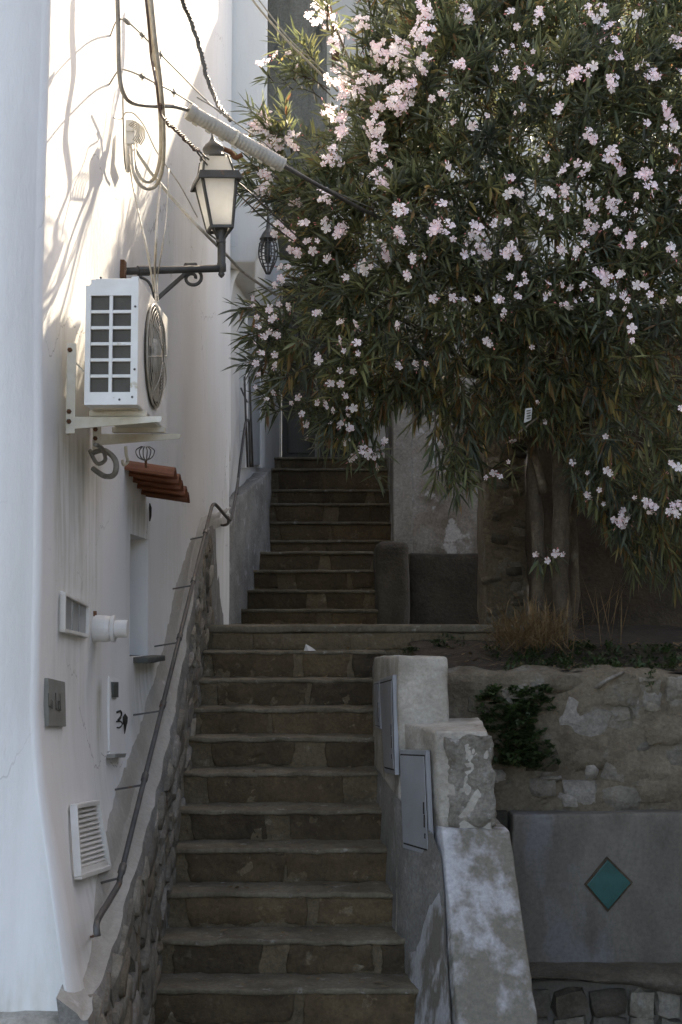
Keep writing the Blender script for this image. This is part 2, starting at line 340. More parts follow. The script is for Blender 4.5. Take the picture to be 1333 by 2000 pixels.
for i in range(-3, 10):
    D = D1+GO*i; z = RI*(i+1)
    if i >= 0: z = W(600, YN[i], D-0.015).z*0.6 + z*0.4
    xr = (0.62, 0.5, 0.45, 0.42, 0.40, 0.38, 0.38, 0.37, 0.37, 0.37)[max(i, 0)]
    riser(stair, D, z-RI-0.03, z-0.016, -0.85, xr, rs)
    tread(stair, D, z, -0.86, xr+0.01, GO, rs)

# ------------------------------------------------------------------ landing and the upper flights
DL = D1+GO*10
zL = W(700, 1221, DL).z
landing = thing('landing', (0, DL, 0), 'stone landing between the two stair flights', None); tag(landing, kind='structure')
rough('slab', block(-0.88, 1.36, DL-0.01, 12.6, zL-.05, zL), M['tread'], landing, cuts=40, amp=0.008, sc=3, bev=0.014)
rough('landing_wall', block(-0.86, 1.33, DL+.01, DL+.25, 1.3, zL-.048), M['mortar'], landing, cuts=30, amp=0.012, sc=5, bev=0.01)
for x, w in ((-.78, .12), (-.5, .5), (.15, .42), (.62, .38)):
    rough('riser_stone', block(x, x+w, DL-.001, DL+.1, zL-.165, zL-.056), M['mortar'], landing, cuts=6, amp=0.008, sc=9, bev=0.01)
upper = thing('stairs', (0, 12, zL), 'upper flight of dim narrow steps climbing to the dark door', None); tag(upper, kind='structure')
UP = [(12.05, 1190, -.86, .46), (12.33, 1152, -.86, .46), (12.62, 1113, -.86, .46), (12.9, 1077, -.86, .46),
      (13.45, 1055, -.62, .70), (13.75, 1019, -.62, .70), (14.05, 983, -.62, .70), (14.35, 956, -.62, .70), (14.62, 915, -.62, .70), (14.9, 893, -.62, .70)]
prev = zL
for i, (D, py, x0, x1) in enumerate(UP):
    z = W(600, py, D).z; nxt = UP[i+1][0] if i < 9 else 15.6
    riser(upper, D, prev-.02, z-.026, x0, x1, rs, True)
    rough('tread', block(x0-.01, x1+.01, D-.02, nxt+.06, z-.03, z), M['tread'], upper, cuts=14, amp=0.006, sc=6, bev=0.01)
    prev = z
zDoor = prev

# ------------------------------------------------------------------ white house on the left
house = thing('white_house', (-1.1, 5.2, 0), 'white plastered house with curved wall filling the left side', 'house')
NI = (7.06, 7.57, 1.70, 2.33)                      # window niche: D range, height range
path = []                                          # plan points with outward normals
for k in range(26): path.append((V((-6+4.86*k/25, 5.17, 0)), V((0, -1, 0)), 'f'))
a0 = V((K0+K1*5.2, 5.2, 0)); rc = 0.035
for k in range(7):
    a = -math.pi/2 + (math.pi/2)*k/6
    c = a0 + V((-rc, rc, 0)); path.append((c + V((math.cos(a), math.sin(a), 0))*rc - V((0, 0.0, 0)), V((math.cos(a), math.sin(a), 0)), 'c'))
Ds = [5.26+0.055*k for k in range(114)]; Ds = [d for d in Ds if abs(d-NI[0]) > .02 and abs(d-NI[1]) > .02] + [NI[0], NI[1]]; Ds.sort()
for d in Ds: path.append((V((K0+K1*d, d, 0)), N.copy(), 's'))
be = V((K0+K1*11.55, 11.55, 0))
for k in range(1, 6):
    a = (math.pi/2)*k/5; path.append((be + V((-.06, 0, 0)) + V((math.cos(a), math.sin(a), 0))*0.06, V((math.cos(a), math.sin(a), 0)), 'e'))
path.append((V((-2.5, 11.6, 0)), V((0, 1, 0)), 'e'))
hs = [0.30+0.07*k for k in range(112)]; hs = [h for h in hs if abs(h-NI[2]) > .03 and abs(h-NI[3]) > .03] + [NI[2], NI[3], 9.0, 10.0]; hs.sort()
wb = MB(); nh = len(hs)
for p, n, k in path:
    D = max(5.2, p.y)
    for h in hs:
        e = wdisp(D, h) if k in 'sc' else (flare(h)*0.4*math.exp(p.x+1.1) + .012*nz((p.x, 0, h), .8, 4) if k == 'f' else 0)
        if k == 'c':
            t = max(0, n.x); e = wdisp(5.2, h)*t + (flare(h)*0.4+.012*nz((-1.1, 0, h), .8, 4))*(1-t)
            shift = V((wdisp(5.2, h)*(1-t), 0, 0)); wb.v.append(p + shift + n*e*1.0 + Z*h); continue
        wb.v.append(p + n*e + Z*h)
for i in range(len(path)-1):
    pi, pj = path[i], path[i+1]
    for j in range(nh-1):
        if pi[2] == 's' and pj[2] == 's' and NI[0]-1e-4 <= pi[0].y and pj[0].y <= NI[1]+1e-4 and hs[j] >= NI[2]-1e-4 and hs[j+1] <= NI[3]+1e-4: continue
        wb.f.append((i*nh+j, (i+1)*nh+j, (i+1)*nh+j+1, i*nh+j+1))
wo_ = wb.build('wall', M['plaster'], house, smooth=True)
def stain(D, h):                                   # damp and dirt where water runs: under the unit, the hood, the flue, the sill, and splashed along the foot
    s = 0.0
    def run(d0, d1, top, ln, k):
        if h > top or h < top-ln: return 0.0
        e = max(0, min(1, (D-d0+.04)/.08))*max(0, min(1, (d1+.04-D)/.08)); return k*e*(1-(top-h)/ln)
    s += run(5.4, 6.3, 2.62, 1.5, .8)+run(6.95, 7.6, 2.52, .8, .8)+run(6.22, 6.36, 1.60, .7, .9)+run(7.05, 7.65, 1.66, .5, .8)+run(5.45, 5.62, 3.1, .5, .5)+run(6.9, 7.05, 3.8, .6, .5)+run(5.7, 6.1, .8, .4, .5)
    s += .34*math.exp(-max(0, h-ptop(max(5.2, D)))/.14)+.25*max(0, nz((0, D, h), .8, 31))
    return min(1, s)
sa_ = wo_.data.attributes.new('stain', 'FLOAT', 'POINT'); vals = []
for p, n, k in path:
    for h in hs: vals.append(stain(p.y, h) if k in 'sc' else .12+.5*math.exp(-max(0, h-.5)/.12))
sa_.data.foreach_set('value', vals)
MB().box((-6, 5.3, 9.9), (-.95, 11.5, 10.1)).build('roof_slab', M['cement'], house)
# niche reveals
nb = MB(); dep = 0.26
def nw(D, h, e): return wx(D, h, e)
q = [nw(NI[0], NI[2], 0), nw(NI[1], NI[2], 0), nw(NI[1], NI[3], 0), nw(NI[0], NI[3], 0)]; q2 = [p - N*dep for p in q]
for i in range(4):
    j = (i+1) % 4; nb.add([q[i], q[j], q2[j], q2[i]], [(0, 1, 2, 3)])
nb.add(q2, [(0, 1, 2, 3)])
nic = nb.build('window_recess', M['plaster'], house); 
wf = MB(); c = (q2[0]+q2[2])/2
for (a, b) in ((q2[0], q2[1]), (q2[1], q2[2]), (q2[2], q2[3]), (q2[3], q2[0])): wf.bar(a+N*.02+(c-a)*.06, b+N*.02+(c-b)*.06, .05, .05, N)
wf.build('window_frame', M['door_wood'], house)
MB().obox(c+N*.012, T*.2, Z*.27, N*.004).build('window_pane', M['glass_dark'], house)
sc0 = on_wall(262, 1287, 0.0); 
rough('window_sill', [sc0+T*-.02-N*.1-Z*.02, sc0-T*.02+N*.075-Z*.024, sc0+T*.56+N*.075-Z*.024, sc0+T*.56-N*.1-Z*.02,
                      sc0+T*-.02-N*.1+Z*.012, sc0-T*.02+N*.075+Z*.006, sc0+T*.56+N*.075+Z*.006, sc0+T*.56-N*.1+Z*.012], M['slate'], house, cuts=5, amp=.002, bev=.004)

# ------------------------------------------------------------------ stone plinth beside the stairs and under the house front
plinth = thing('stone_plinth', (-.85, 5.2, 0), 'rough stone footing with cement cap climbing beside the lower steps', 'plinth')
pm = MB(); nD = 90; nq = 12
for i in range(nD):
    D = 5.02+(11.55-5.02)*i/(nD-1); t = ptop(D); b = max(-.5, (D-D1)*RI/GO-.1) if D < DL else zL-.1
    cap = .03+.06*min(1, max(0, (D-5.5)/.8)); wxx = wx(D, t+cap).x
    xf = -0.815 - max(0, (D-9.8))*.015
    bt = .024
    prof = [V((xf+.012, D, b-.1)), V((xf-bt*.25, D, b+(t-b)*.25)), V((xf-bt*.5, D, b+(t-b)*.5)), V((xf-bt*.75, D, b+(t-b)*.75)), V((xf-bt, D, t-.02)), V((xf-bt-.012, D, t+.010))]
    e = V((wxx+.010, D, t+cap)); s_ = prof[-1]
    for k in range(1, 6): prof.append(s_.lerp(e, k/5)-Z*.012*math.sin(math.pi*k/5))
    prof.append(V((wxx-.06, D, t+cap+.05)))
    for k, p in enumerate(prof):
        d = noise.noise_vector(p*7+V((3, 1, 2)))*(.018 if k < 6 else .010); pm.v.append(p+d)
for i in range(nD-1):
    for k in range(5): pm.f.append((i*nq+k, (i+1)*nq+k, (i+1)*nq+k+1, i*nq+k+1))
pm.f.append(tuple(reversed(range(nq))))
pm.build('mortar_core', M['cement'], plinth, smooth=True)
pc_ = MB(); pc_.v = [v.copy() for v in pm.v]
for i in range(nD-1):
    for k in range(5, nq-1): pc_.f.append((i*nq+k, (i+1)*nq+k, (i+1)*nq+k+1, i*nq+k+1))
pc_.build('cement_cap', M['bare_cement'], plinth, smooth=True)
bd = MB(); bn = 120; bk = 7                         # bare cement left unpainted along the foot of the wall
for i in range(bn):
    D = 5.42+(11.5-5.42)*i/(bn-1); t = ptop(D)-.02
    hh = (.06+.20*min(1, max(0, (D-5.5)/.7)))*(1 if D < 8.6 else max(.3, 1-(D-8.6)/1.4))+.03*nz((0, D, 0), 2.2, 8)+.012*nz((0, D, 0), 9, 8)
    for k in range(bk):
        h = t+hh*k/(bk-1); p = wx(D, h, .006 if k < bk-1 else -.002); bd.v.append(p+N*.004*nz(p, 14))
for i in range(bn-1):
    for k in range(bk-1): bd.f.append((i*bk+k, (i+1)*bk+k, (i+1)*bk+k+1, i*bk+k+1))
bd.build('cement_band', M['bare_cement'], plinth, smooth=True)
rs = random.Random(11)
D = 5.06
while D < 9.6:
    t = ptop(D); b = max(0, (D-D1)*RI/GO-.05); L = rs.uniform(.12, .30)
    z = b; first = True
    while z < t-.02:
        hh = rs.uniform(.07, .17)
        if z+hh > t: hh = t-z
        wq = wx(D, t+.04).x; x = -0.818-.024*(z+hh/2-b)/max(.1, t-b)+rs.uniform(-.004, .012)
        stone(plinth, (x-.02, D+L/2+rs.uniform(-.03, .03), z+hh/2), (.075, L*rs.uniform(.80, 1.0), hh*rs.uniform(.74, .95)), (rs.uniform(.3, .75), rs.uniform(-.1, .1), rs.uniform(-.06, .06)), rs.choice(['stone', 'stone', 'stone', 'stone_pale', 'rubble']) if D > 5.5 else 'stone')
        z += hh
    D += L*0.95
front = thing('stone_footing', (-3, 5.0, 0), 'pale stone footing with cement ledge under the shaded house front', 'footing')
rough('ledge', [(-6, 5.0, .40), (-.88, 5.0, .36), (-.88, 5.4, .36), (-6, 5.4, .40), (-6, 5.03, .49), (-.90, 5.04, .47), (-.92, 5.4, .52), (-6, 5.4, .54)], M['cement_pale'], front, cuts=50, amp=.012, sc=5, bev=.02)
rough('mortar_core', block(-6, -.86, 5.04, 5.4, -.55, .42), M['mortar'], front, cuts=40, amp=.012, sc=6, bev=.01)
x = -2.6
while x < -1.02:
    w = rs.uniform(.16, .34)
    if x+w > -.95: w = -.95-x
    for z0, z1 in ((-.2, .0), (.0, .2), (.2, .40)):
        stone(front, (x+w/2+rs.uniform(-.03, .03), 5.045, (z0+z1)/2), (w*1.02, .12, (z1-z0)*.98), (0, rs.uniform(-.2, .2), 0), rs.choice(['stone_pale', 'stone_pale', 'stone']))
    x += w

# ------------------------------------------------------------------ right: parapet with meter cabinets
par = thing('parapet_wall', (.5, 7.4, 0), 'stepped cement parapet with grey meter doors on the right of the steps', 'parapet')
def P(px, py, D): return W(px, py, D)
DA, DB, DC = 9.15, 6.96, 6.62
tA = P(730, 1300, DA).z; tB = P(778, 1281, DB).z; xB = P(778, 1300, DB).x; xB2 = P(879, 1300, DB).x; xA = P(731, 1310, DA).x
DM = 8.3; xM = .276; tM = tB-.035
rough('upper_block', [(xB-.002, DB-.0, .92), (xB2+.02, DB, .3), (xB2+.02, DM, .5), (xM-.005, DM, .8),
                      (xB, DB+.02, tB), (xB2-.01, DB+.02, tB-.005), (xB2-.02, DM, tM), (xM, DM, tM)], M['cement_pale'], par, cuts=34, amp=.008, sc=8, bev=.014)
rough('rear_block', [(xM-.005, DM-.02, .6), (xB2-.02, DM-.02, .6), (xB2-.02, DA, .9), (xA-.015, DA, .9),
                      (xM, DM-.02, tM-.004), (xB2-.03, DM-.02, tM-.006), (xB2-.05, DA, tA-.02), (xA-.01, DA, tA-.02)], M['cement'], par, cuts=20, amp=.009, sc=7, bev=.02)
xC = P(849, 1440, DC).x; xC2 = P(950, 1440, DC).x+.01; tC = P(850, 1428, DC).z; xC3 = P(968, 1600, DC).x
rough('middle_block', [(xC+.075, DC-.02, .1), (xC3+.02, DC-.02, .1), (xC3+.02, DB+.3, .1), (xB-.02, DB+.1, .2),
                       (xC, DC, tC), (xC2, DC, tC-.004), (xC2+.02, DB+.2, tC+.03), (xB+.005, DB+.1, tC+.02)], M['cement_pale'], par, cuts=34, amp=.008, sc=8, bev=.012)
qx = [P(880, 1618, DC-.010), P(972, 1612, DC-.010), P(958, 1436, DC-.010), P(870, 1440, DC-.010)]
rough('exposed_render', [qx[0], qx[1], qx[1]+V((0, .05, 0)), qx[0]+V((0, .05, 0)), qx[3], qx[2], qx[2]+V((0, .05, 0)), qx[3]+V((0, .05, 0))], M['cement_rough'], par, cuts=40, amp=.020, sc=13, bev=.004)
DF = 6.58; tF = P(865, 1618, DF).z; xf0 = P(864, 1640, DF).x; xf1 = P(997, 1640, DF).x; DG = 5.95
xg0 = P(893, 2020, DG).x; xg1 = P(1054, 2020, DG).x
rough('buttress', [(xg0+.03, DG-.42, -.5), (xg1+.04, DG-.42, -.5), (xg1+.02, DC+.3, -.5), (xg0-.25, DC+.2, -.5),
                   (xf0, DF, tF+.004), (xf1, DF, tF-.012), (xf1-.02, DC+.3, tF), (xf0-.06, DC+.2, tF)], M['cement_blue'], par, cuts=40, amp=.006, sc=9, bev=.008)
# smooth cement skirt on the stair side, from the block faces down to the treads
sk = MB(); rows = 26; colsn = 9
for i in range(rows):
    t = i/(rows-1); D = 5.95+(8.25-5.95)*t
    if D < DF: topx = xg0+(xf0-xg0)*(D-DG)/(DF-DG); toph = -.05+(tF+.05)*(D-DG)/(DF-DG)
    elif D < DB: u = (D-DF)/(DB-DF); topx = xC+(xB-xC)*u; toph = tF-.02+.15*u*u
    else: u = (D-DB)/(DM-DB); topx = xB+(xM-xB)*u+.004; toph = (D-D1)*RI/GO+.80*(1-u)
    foot = [(5.95, .55), (6.35, .50), (6.62, .445), (6.9, .375), (7.2, .325), (7.6, .295), (8.3, .268)]
    for (a, fa), (b, fb) in zip(foot, foot[1:]):
        if D <= b+1e-6: fx = fa+(fb-fa)*(D-a)/(b-a); break
    bz = max(0, (D-D1)*RI/GO)-.02
    for k in range(colsn):
        s_ = k/(colsn-1); x = fx+(topx-.012-fx)*(s_**0.8); z = bz+(max(toph, bz+.02)-bz)*s_
        sk.v.append(V((x, D, z))+noise.noise_vector(V((x, D, z))*5)*.007)
for i in range(rows-1):
    for k in range(colsn-1): sk.f.append((i*colsn+k, i*colsn+k+1, (i+1)*colsn+k+1, (i+1)*colsn+k))
sk.build('skirt', M['cement'], par, smooth=True)
def plate(c4, thick, name, m, parent, bev=.003, nvec=None):
    c4 = [V(c) for c in c4]; n = (c4[1]-c4[0]).cross(c4[3]-c4[0]).normalized()
    if n.dot(EYE-c4[0]) < 0: n = -n
    mb = MB().add([c-n*.02 for c in c4]+[c+n*thick for c in c4], [(3, 2, 1, 0), (4, 5, 6, 7), (0, 1, 5, 4), (1, 2, 6, 5), (2, 3, 7, 6), (3, 0, 4, 7)])
    bm_ = mb.build(name, m, parent, bev=bev); return bm_, n
def inset(c4, f):
    c = sum((V(x) for x in c4), V())/4; return [V(x).lerp(c, f) for x in c4]
def face_pt(px, py, pa, pb):                       # vertical face through plan points pa, pb
    d = ray(px, py); pa = V(pa); pb = V(pb); n = V((pb.y-pa.y, pa.x-pb.x, 0)); t = (n.dot(pa-EYE))/(n.dot(d)); return EYE+d*t
def cabinet(pts, pa, pb, label):
    pa = V((pa[0]-.013, pa[1], 0)); pb = V((pb[0]-.013, pb[1], 0))
    c4 = [face_pt(px, py, pa, pb) for px, py in pts]; base = (c4[0]+c4[1])/2
    th = thing('meter_cabinet', base, label, 'cabinet', 'meter cabinets in the parapet')
    plate(c4, .002, 'frame', M['cabinet'], th)
    # door inside the frame, a gap wide and raised
    plate(inset(c4, .085), .004, 'gap', M['hole'], th, .0005)
    d4 = inset(c4, .115); ob, n = plate(d4, .007, 'door', M['cabinet'], th)
    mid = d4[1].lerp(d4[2], .42)+n*.02
    for f, l in ((.30, .03), (.44, .028), (.14, .012)):
        p = d4[1].lerp(d4[2], f).lerp(d4[0].lerp(d4[3], f), .08)+n*.006
        MB().obox(p, Z*l, n*.004, (d4[0]-d4[1]).normalized()*.005).build('latch', M['hole'], th, bev=.002)
    return th
cabinet([(788, 1656), (842, 1672), (833, 1466), (781, 1464)], (xB-.012, DB+.0, 0), (xC-.012, DC, 0), 'large grey metal meter door lowest on the parapet')
cabinet([(752, 1508), (773, 1514), (768, 1318), (742, 1326)], (xM-.004, DM, 0), (xB-.004, DB, 0), 'narrow grey metal meter door on the taller parapet block')
cabinet([(735, 1421), (744, 1424), (741, 1330), (732, 1332)], (xM-.002, DM, 0), (xB-.002, DB, 0), 'small greenish meter door at the far end of the parapet')

# ------------------------------------------------------------------ right: rubble retaining wall, render panel with tile, ledge
ret = thing('retaining_wall', (1.6, 7.62, 0), 'rubble retaining wall with pale stones under the oleander bed', 'wall')
DR = 7.62; zt = P(1100, 1312, DR).z; zb = P(1100, 1590, DR).z
rough('mortar_core', block(.5, 4.2, DR, DR+.3, zb-.3, zt), M['rubble'], ret, cuts=130, amp=.042, sc=4.6, bev=.03)
rs = random.Random(23)
big = [(1138, 1410, 100, 80, 'stone_pale', .25), (1135, 1545, 66, 42, 'stone_pale', .05), (1010, 1360, 60, 46, 'stone_pale', -.3), (1205, 1345, 86, 60, 'rubble', .1), (1060, 1540, 50, 34, 'stone', 0),
       (1220, 1500, 80, 56, 'stone', .2), (1300, 1420, 80, 70, 'rubble', 0), (1210, 1560, 74, 48, 'stone', 0), (1290, 1540, 86, 56, 'rubble', .1), (1060, 1480, 60, 50, 'stone_dark', 0),
       (1090, 1335, 90, 34, 'rubble', 0), (985, 1545, 56, 40, 'rubble', 0), (1270, 1340, 44, 34, 'stone', .2), (1150, 1485, 60, 40, 'rubble', 0), (1320, 1345, 40, 46, 'stone', 0), (985, 1460, 44, 56, 'rubble', .3), (1155, 1505, 24, 36, 'stone_pale', .2), (1075, 1520, 40, 10, 'stone', 0), (1325, 1490, 40, 46, 'stone', 0), (940, 1370, 50, 44, 'stone_dark', 0), (920, 1330, 44, 30, 'rubble', 0)]
for px, py, w, h, m_, a in big:
    p = P(px, py, DR+.0); stone(ret, p+V((0, .045, 0)), (w/FPX*DR*1.1, .12, h/FPX*DR*1.1), (rs.uniform(-.15, .15), a, rs.uniform(-.12, .12)), m_)
for k in range(46):
    px = rs.uniform(960, 1560); py = rs.uniform(1320, 1575)
    if py < 1520 and rs.random() < .45: continue
    s_ = rs.uniform(14, 40); p = P(px, py, DR); stone(ret, p+V((0, .04, 0)), (s_/FPX*DR*1.5, .09, s_/FPX*DR), (rs.uniform(-.3, .3), rs.uniform(-.4, .4), rs.uniform(-.2, .2)), rs.choice(['rubble', 'stone', 'stone_dark', 'stone_pale']))
pan = thing('render_panel', (1.6, 7.5, 0), 'dark cement render panel below the rubble wall holding the teal tile', 'wall panel')
zp0 = P(1100, 1882, 7.48).z; zp1 = P(1100, 1589, 7.48).z; xp = P(1000, 1600, 7.48).x
rough('panel', block(xp, 4.2, 7.48, 7.8, zp0-.1, zp1), M['cement_dark'], pan, cuts=40, amp=.009, sc=3, bev=.012)
rough('joint', block(.6, xp-.01, 7.56, 7.8, -.55, zb+.02), M['stone_dark'], pan, cuts=10, amp=.012, sc=6, bev=.01)
tl = [P(1188, 1776, 7.462), P(1232, 1724, 7.462), P(1187, 1679, 7.462), P(1147, 1728, 7.462)]
til = thing('diamond_tile', tl[0], 'teal glazed square tile set on its corner in the cement panel', 'tile')
plate(tl, .006, 'glazed_face', M['tile_teal'], til, bev=.002)
ce = sum(tl, V())/4; plate([ce+(p-ce)*1.12+V((0, .006, 0)) for p in tl], .002, 'mortar_bed', M['wall_brown'], til, bev=.001)
led = thing('stone_ledge', (1.6, 7.3, 0), 'low dark stone ledge at the foot of the cement panel', 'ledge')
z0 = P(1200, 1888, 7.40).z
cp = MB(); cn = 70
for i in range(cn):                                # one long worn coping with a wandering lower lip
    x = .85+2.9*i/(cn-1); lip = .075+.035*math.sin(x*4.1)+.03*nz((x, 0, 0), 3, 2)
    for y_, z_ in ((7.62, z0+.0), (7.45, z0+.002), (7.32, z0-.016), (7.275, z0-.035), (7.27, z0-lip*.7), (7.30, z0-lip), (7.45, z0-lip-.02)):
        p = V((x, y_, z_)); cp.v.append(p+noise.noise_vector(p*8)*.010)
for i in range(cn-1):
    for k in range(6): cp.f.append((i*7+k, i*7+k+1, (i+1)*7+k+1, (i+1)*7+k))
cp.build('coping', M['stone_dark'], led, smooth=True)
rough('mortar_core', block(.85, 3.6, 7.36, 7.6, -.6, z0-.06), M['cement_dark'], led, cuts=24, amp=.015, sc=5, bev=.01)
x = .95
while x < 2.6:
    w = rs.uniform(.12, .24)
    for zz in (z0-.17, z0-.31): stone(led, (x+w/2, 7.36, zz), (w*.92, .11, .14), (rs.uniform(-.1, .1), rs.uniform(-.15, .15), 0), rs.choice(['stone', 'stone_dark', 'stone']))
    x += w

# ------------------------------------------------------------------ unseen bank, added outside the view to block sky light from the right
hb_ = MB(); hn = 26
for i in range(hn):
    y = -6+14.5*i/(hn-1)
    for k in range(12):
        z = -.6+k*.62; x = 4.3+.10*k+.15*nz((0, y, z), .7, 6); hb_.v.append(V((x, y, z)))
    hb_.v.append(V((9, y, 6.4)))
for i in range(hn-1):
    for k in range(12): hb_.f.append((i*13+k, i*13+k+1, (i+1)*13+k+1, (i+1)*13+k))
tag(hb_.build('sky_blocker_bank', M['rubble'], None, smooth=True), 'unseen bank added on the right to block sky light', kind='structure')

# ------------------------------------------------------------------ planting bed
so_ = MB(); nx, ny = 48, 22
for i in range(nx):
    for j in range(ny):
        x = .55+3.6*i/(nx-1); y = 7.66+2.7*j/(ny-1)
        z = zt-.02+(y-7.66)*.10+.05*nz((x, y, 0), 1.6, 2)+.02*nz((x, y, 0), 7, 5)+.012*nz((x, y, 0), 19, 5)
        if y > 9.0 and x < 1.25: z = min(z, zL-.1)
        so_.v.append(V((x, y, z)))
for i in range(nx-1):
    for j in range(ny-1): so_.f.append((i*ny+j, (i+1)*ny+j, (i+1)*ny+j+1, i*ny+j+1))
sob = so_.build('planting_bed_soil', M['soil'], None, smooth=True); tag(sob, 'dark earth of the raised bed under the oleander', kind='structure')
def soil_z(x, y): return zt-.02+(y-7.66)*.10+.05*nz((x, y, 0), 1.6, 2)

# ------------------------------------------------------------------ buildings at the head of the stairs
neigh = thing('neighbour_house', (-.9, 11.7, zL), 'white house with overhanging upper storey beyond the lantern', 'house')
A = V((P(438, 800, 11.75).x, 11.75, 0)); B = V((P(546, 800, 15.3).x, 15.3, 0))
nwb = MB(); nt = 24
for i in range(nt):
    p = A.lerp(B, i/(nt-1))
    for k in range(16):
        h = 1.6+k*.32; nwb.v.append(p+Z*h+V((.012*nz((p.x, p.y, h), 1.2), 0, 0)))
for i in range(nt-1):
    for k in range(15): nwb.f.append((i*16+k, (i+1)*16+k, (i+1)*16+k+1, i*16+k+1))
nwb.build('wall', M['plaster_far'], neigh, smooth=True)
xo0 = P(436, 300, 11.62).x-.3; xo1 = P(522, 300, 11.62).x; zo = P(470, 512, 11.62).z; xoc = P(499, 500, 11.62).x; zoc = P(522, 470, 11.62).z
prof = [(xo0, zo), (xoc, zo), (xo1, zoc), (xo1, 10.2), (xo0, 10.2)]
ov = MB(); n_ = len(prof)
ov.add([V((x, 11.62, z)) for x, z in prof]+[V((x-.2, 15.25, z)) for x, z in prof], [tuple(range(n_)), tuple(reversed(range(n_, 2*n_)))]+[((i+1) % n_, i, i+n_, (i+1) % n_+n_) for i in range(n_)])
ov.build('upper_storey', M['plaster'], neigh, bev=.02)
# shallow arch rib under the overhang
ar = MB()
pts = [P(441, 900, 11.7), P(441, 620, 11.7), P(444, 570, 11.75), P(452, 540, 11.85), P(466, 522, 12.0), P(490, 514, 12.3)]
ar.tube(smooth_path(pts, 5), .045, 6); ar.build('arch_rib', M['plaster'], neigh, smooth=True)
def on_n(px, py, e=0.0):
    d = ray(px, py); n = V((B.y-A.y, A.x-B.x, 0)).normalized(); t = n.dot(A+n*e-EYE)/n.dot(d); return EYE+d*t
nn = V((B.y-A.y, A.x-B.x, 0)).normalized()
def nplate(pts, e, thick, name, m, parent): return plate([on_n(*p, e) for p in pts], thick, name, m, parent)[0]
dr = nplate([(474, 912), (503, 908), (503, 612), (474, 606)], .005, .03, 'door', M['door_grey'], neigh)
for a, b in ((470, 474), (503, 508)): nplate([(a, 914), (b, 912), (b, 604), (a, 602)], .01, .05, 'door_frame', M['plaster'], dr)
nplate([(470, 616), (508, 618), (508, 604), (470, 600)], .01, .055, 'door_frame', M['slate'], dr)
lw = thing('side_wall', (-.7, 12.5, zL), 'low cement side wall left of the upper steps', 'wall')
q0 = P(446, 1150, 11.55); q1 = P(529, 1080, 13.42); t0 = P(458, 990, 11.72).z; t1 = P(487, 916, 13.3).z
rough('masonry', [(q0.x, 11.52, 1.6), (q1.x, 13.42, 1.6), (q1.x-.2, 13.6, 1.6), (q0.x-.35, 11.75, 1.6), (q0.x, 11.52, t0), (q1.x, 13.42, t1), (q1.x-.2, 13.6, t1), (q0.x-.35, 11.75, t0)], M['cement'], lw, cuts=22, amp=.016, sc=5, bev=.02)

far = thing('far_house', (0, 15.3, zDoor), 'tall pale house with dark door closing the top of the stairs', 'house')
ZR = W(428, 0, 10.87).z + (15.4-10.87)*SUN.z/SUN.y
xd0 = P(547, 800, 15.4).x; xd1 = P(694, 800, 15.4).x; zd1 = zDoor+2.05
fb = MB(); X0, X1 = -2.4, 9.0
for (a, b, z0_, z1_) in ((X0, xd0, 1.5, zd1), (xd1, X1, 1.5, zd1), (X0, X1, zd1, ZR)):
    fb.box((a, 15.4, z0_), (b, 15.75, z1_))
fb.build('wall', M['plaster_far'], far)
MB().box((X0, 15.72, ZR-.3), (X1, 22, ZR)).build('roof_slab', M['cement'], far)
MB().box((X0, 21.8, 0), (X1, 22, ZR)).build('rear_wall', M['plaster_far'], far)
for k in range(2):
    a = xd0+.02+(xd1-xd0-.04)*k/2; b = xd0-.02+(xd1-xd0+.0)*(k+1)/2
    leaf = MB().box((a, 15.55, zDoor), (b, 15.6, zd1)).build('door', M['door_wood'], far, bev=.004)
    for z0_, z1_ in ((.12, .5), (.6, 1.05), (1.15, 1.9)):
        MB().box((a+.06, 15.535, zDoor+z0_), (b-.06, 15.56, zDoor+z1_)).build('door_panel', M['door_wood'], leaf, bev=.008)
MB().box((xd0+(xd1-xd0)/2-.03, 15.52, zDoor), (xd0+(xd1-xd0)/2+.03, 15.6, zd1)).build('door_post', M['cement'], far, bev=.006)
for sx_ in (xd0-.03, xd1+.03): MB().box((sx_-.045, 15.36, zDoor), (sx_+.045, 15.5, zd1+.05)).build('door_jamb', M['cement'], far, bev=.008)
# weathered chimney breast standing off the upper wall
cx0 = P(521, 100, 14.5).x; cx1 = P(637, 100, 14.5).x; zc = P(580, 380, 14.5).z
rough('chimney_breast', [(cx0+.02, 14.55, zc), (cx1+.02, 14.55, zc), (cx1+.02, 15.45, zc-.5), (cx0+.02, 15.45, zc-.5), (cx0-.03, 14.5, 10.6), (cx1-.02, 14.5, 10.6), (cx1-.02, 15.45, 10.6), (cx0-.03, 15.45, 10.6)], M['chimney'], far, cuts=40, amp=.03, sc=2.6, bev=.03)
MB().box((cx1+.0, 15.1, zc), (cx1+.055, 15.45, 10.2)).build('down_pipe', M['bracket'], far, bev=.01)
sh = [P(649, 130, 15.3), P(664, 122, 15.3), P(660, 48, 15.3), P(645, 40, 15.3)]
plate(sh, .03, 'shutter', M['rust'], far)

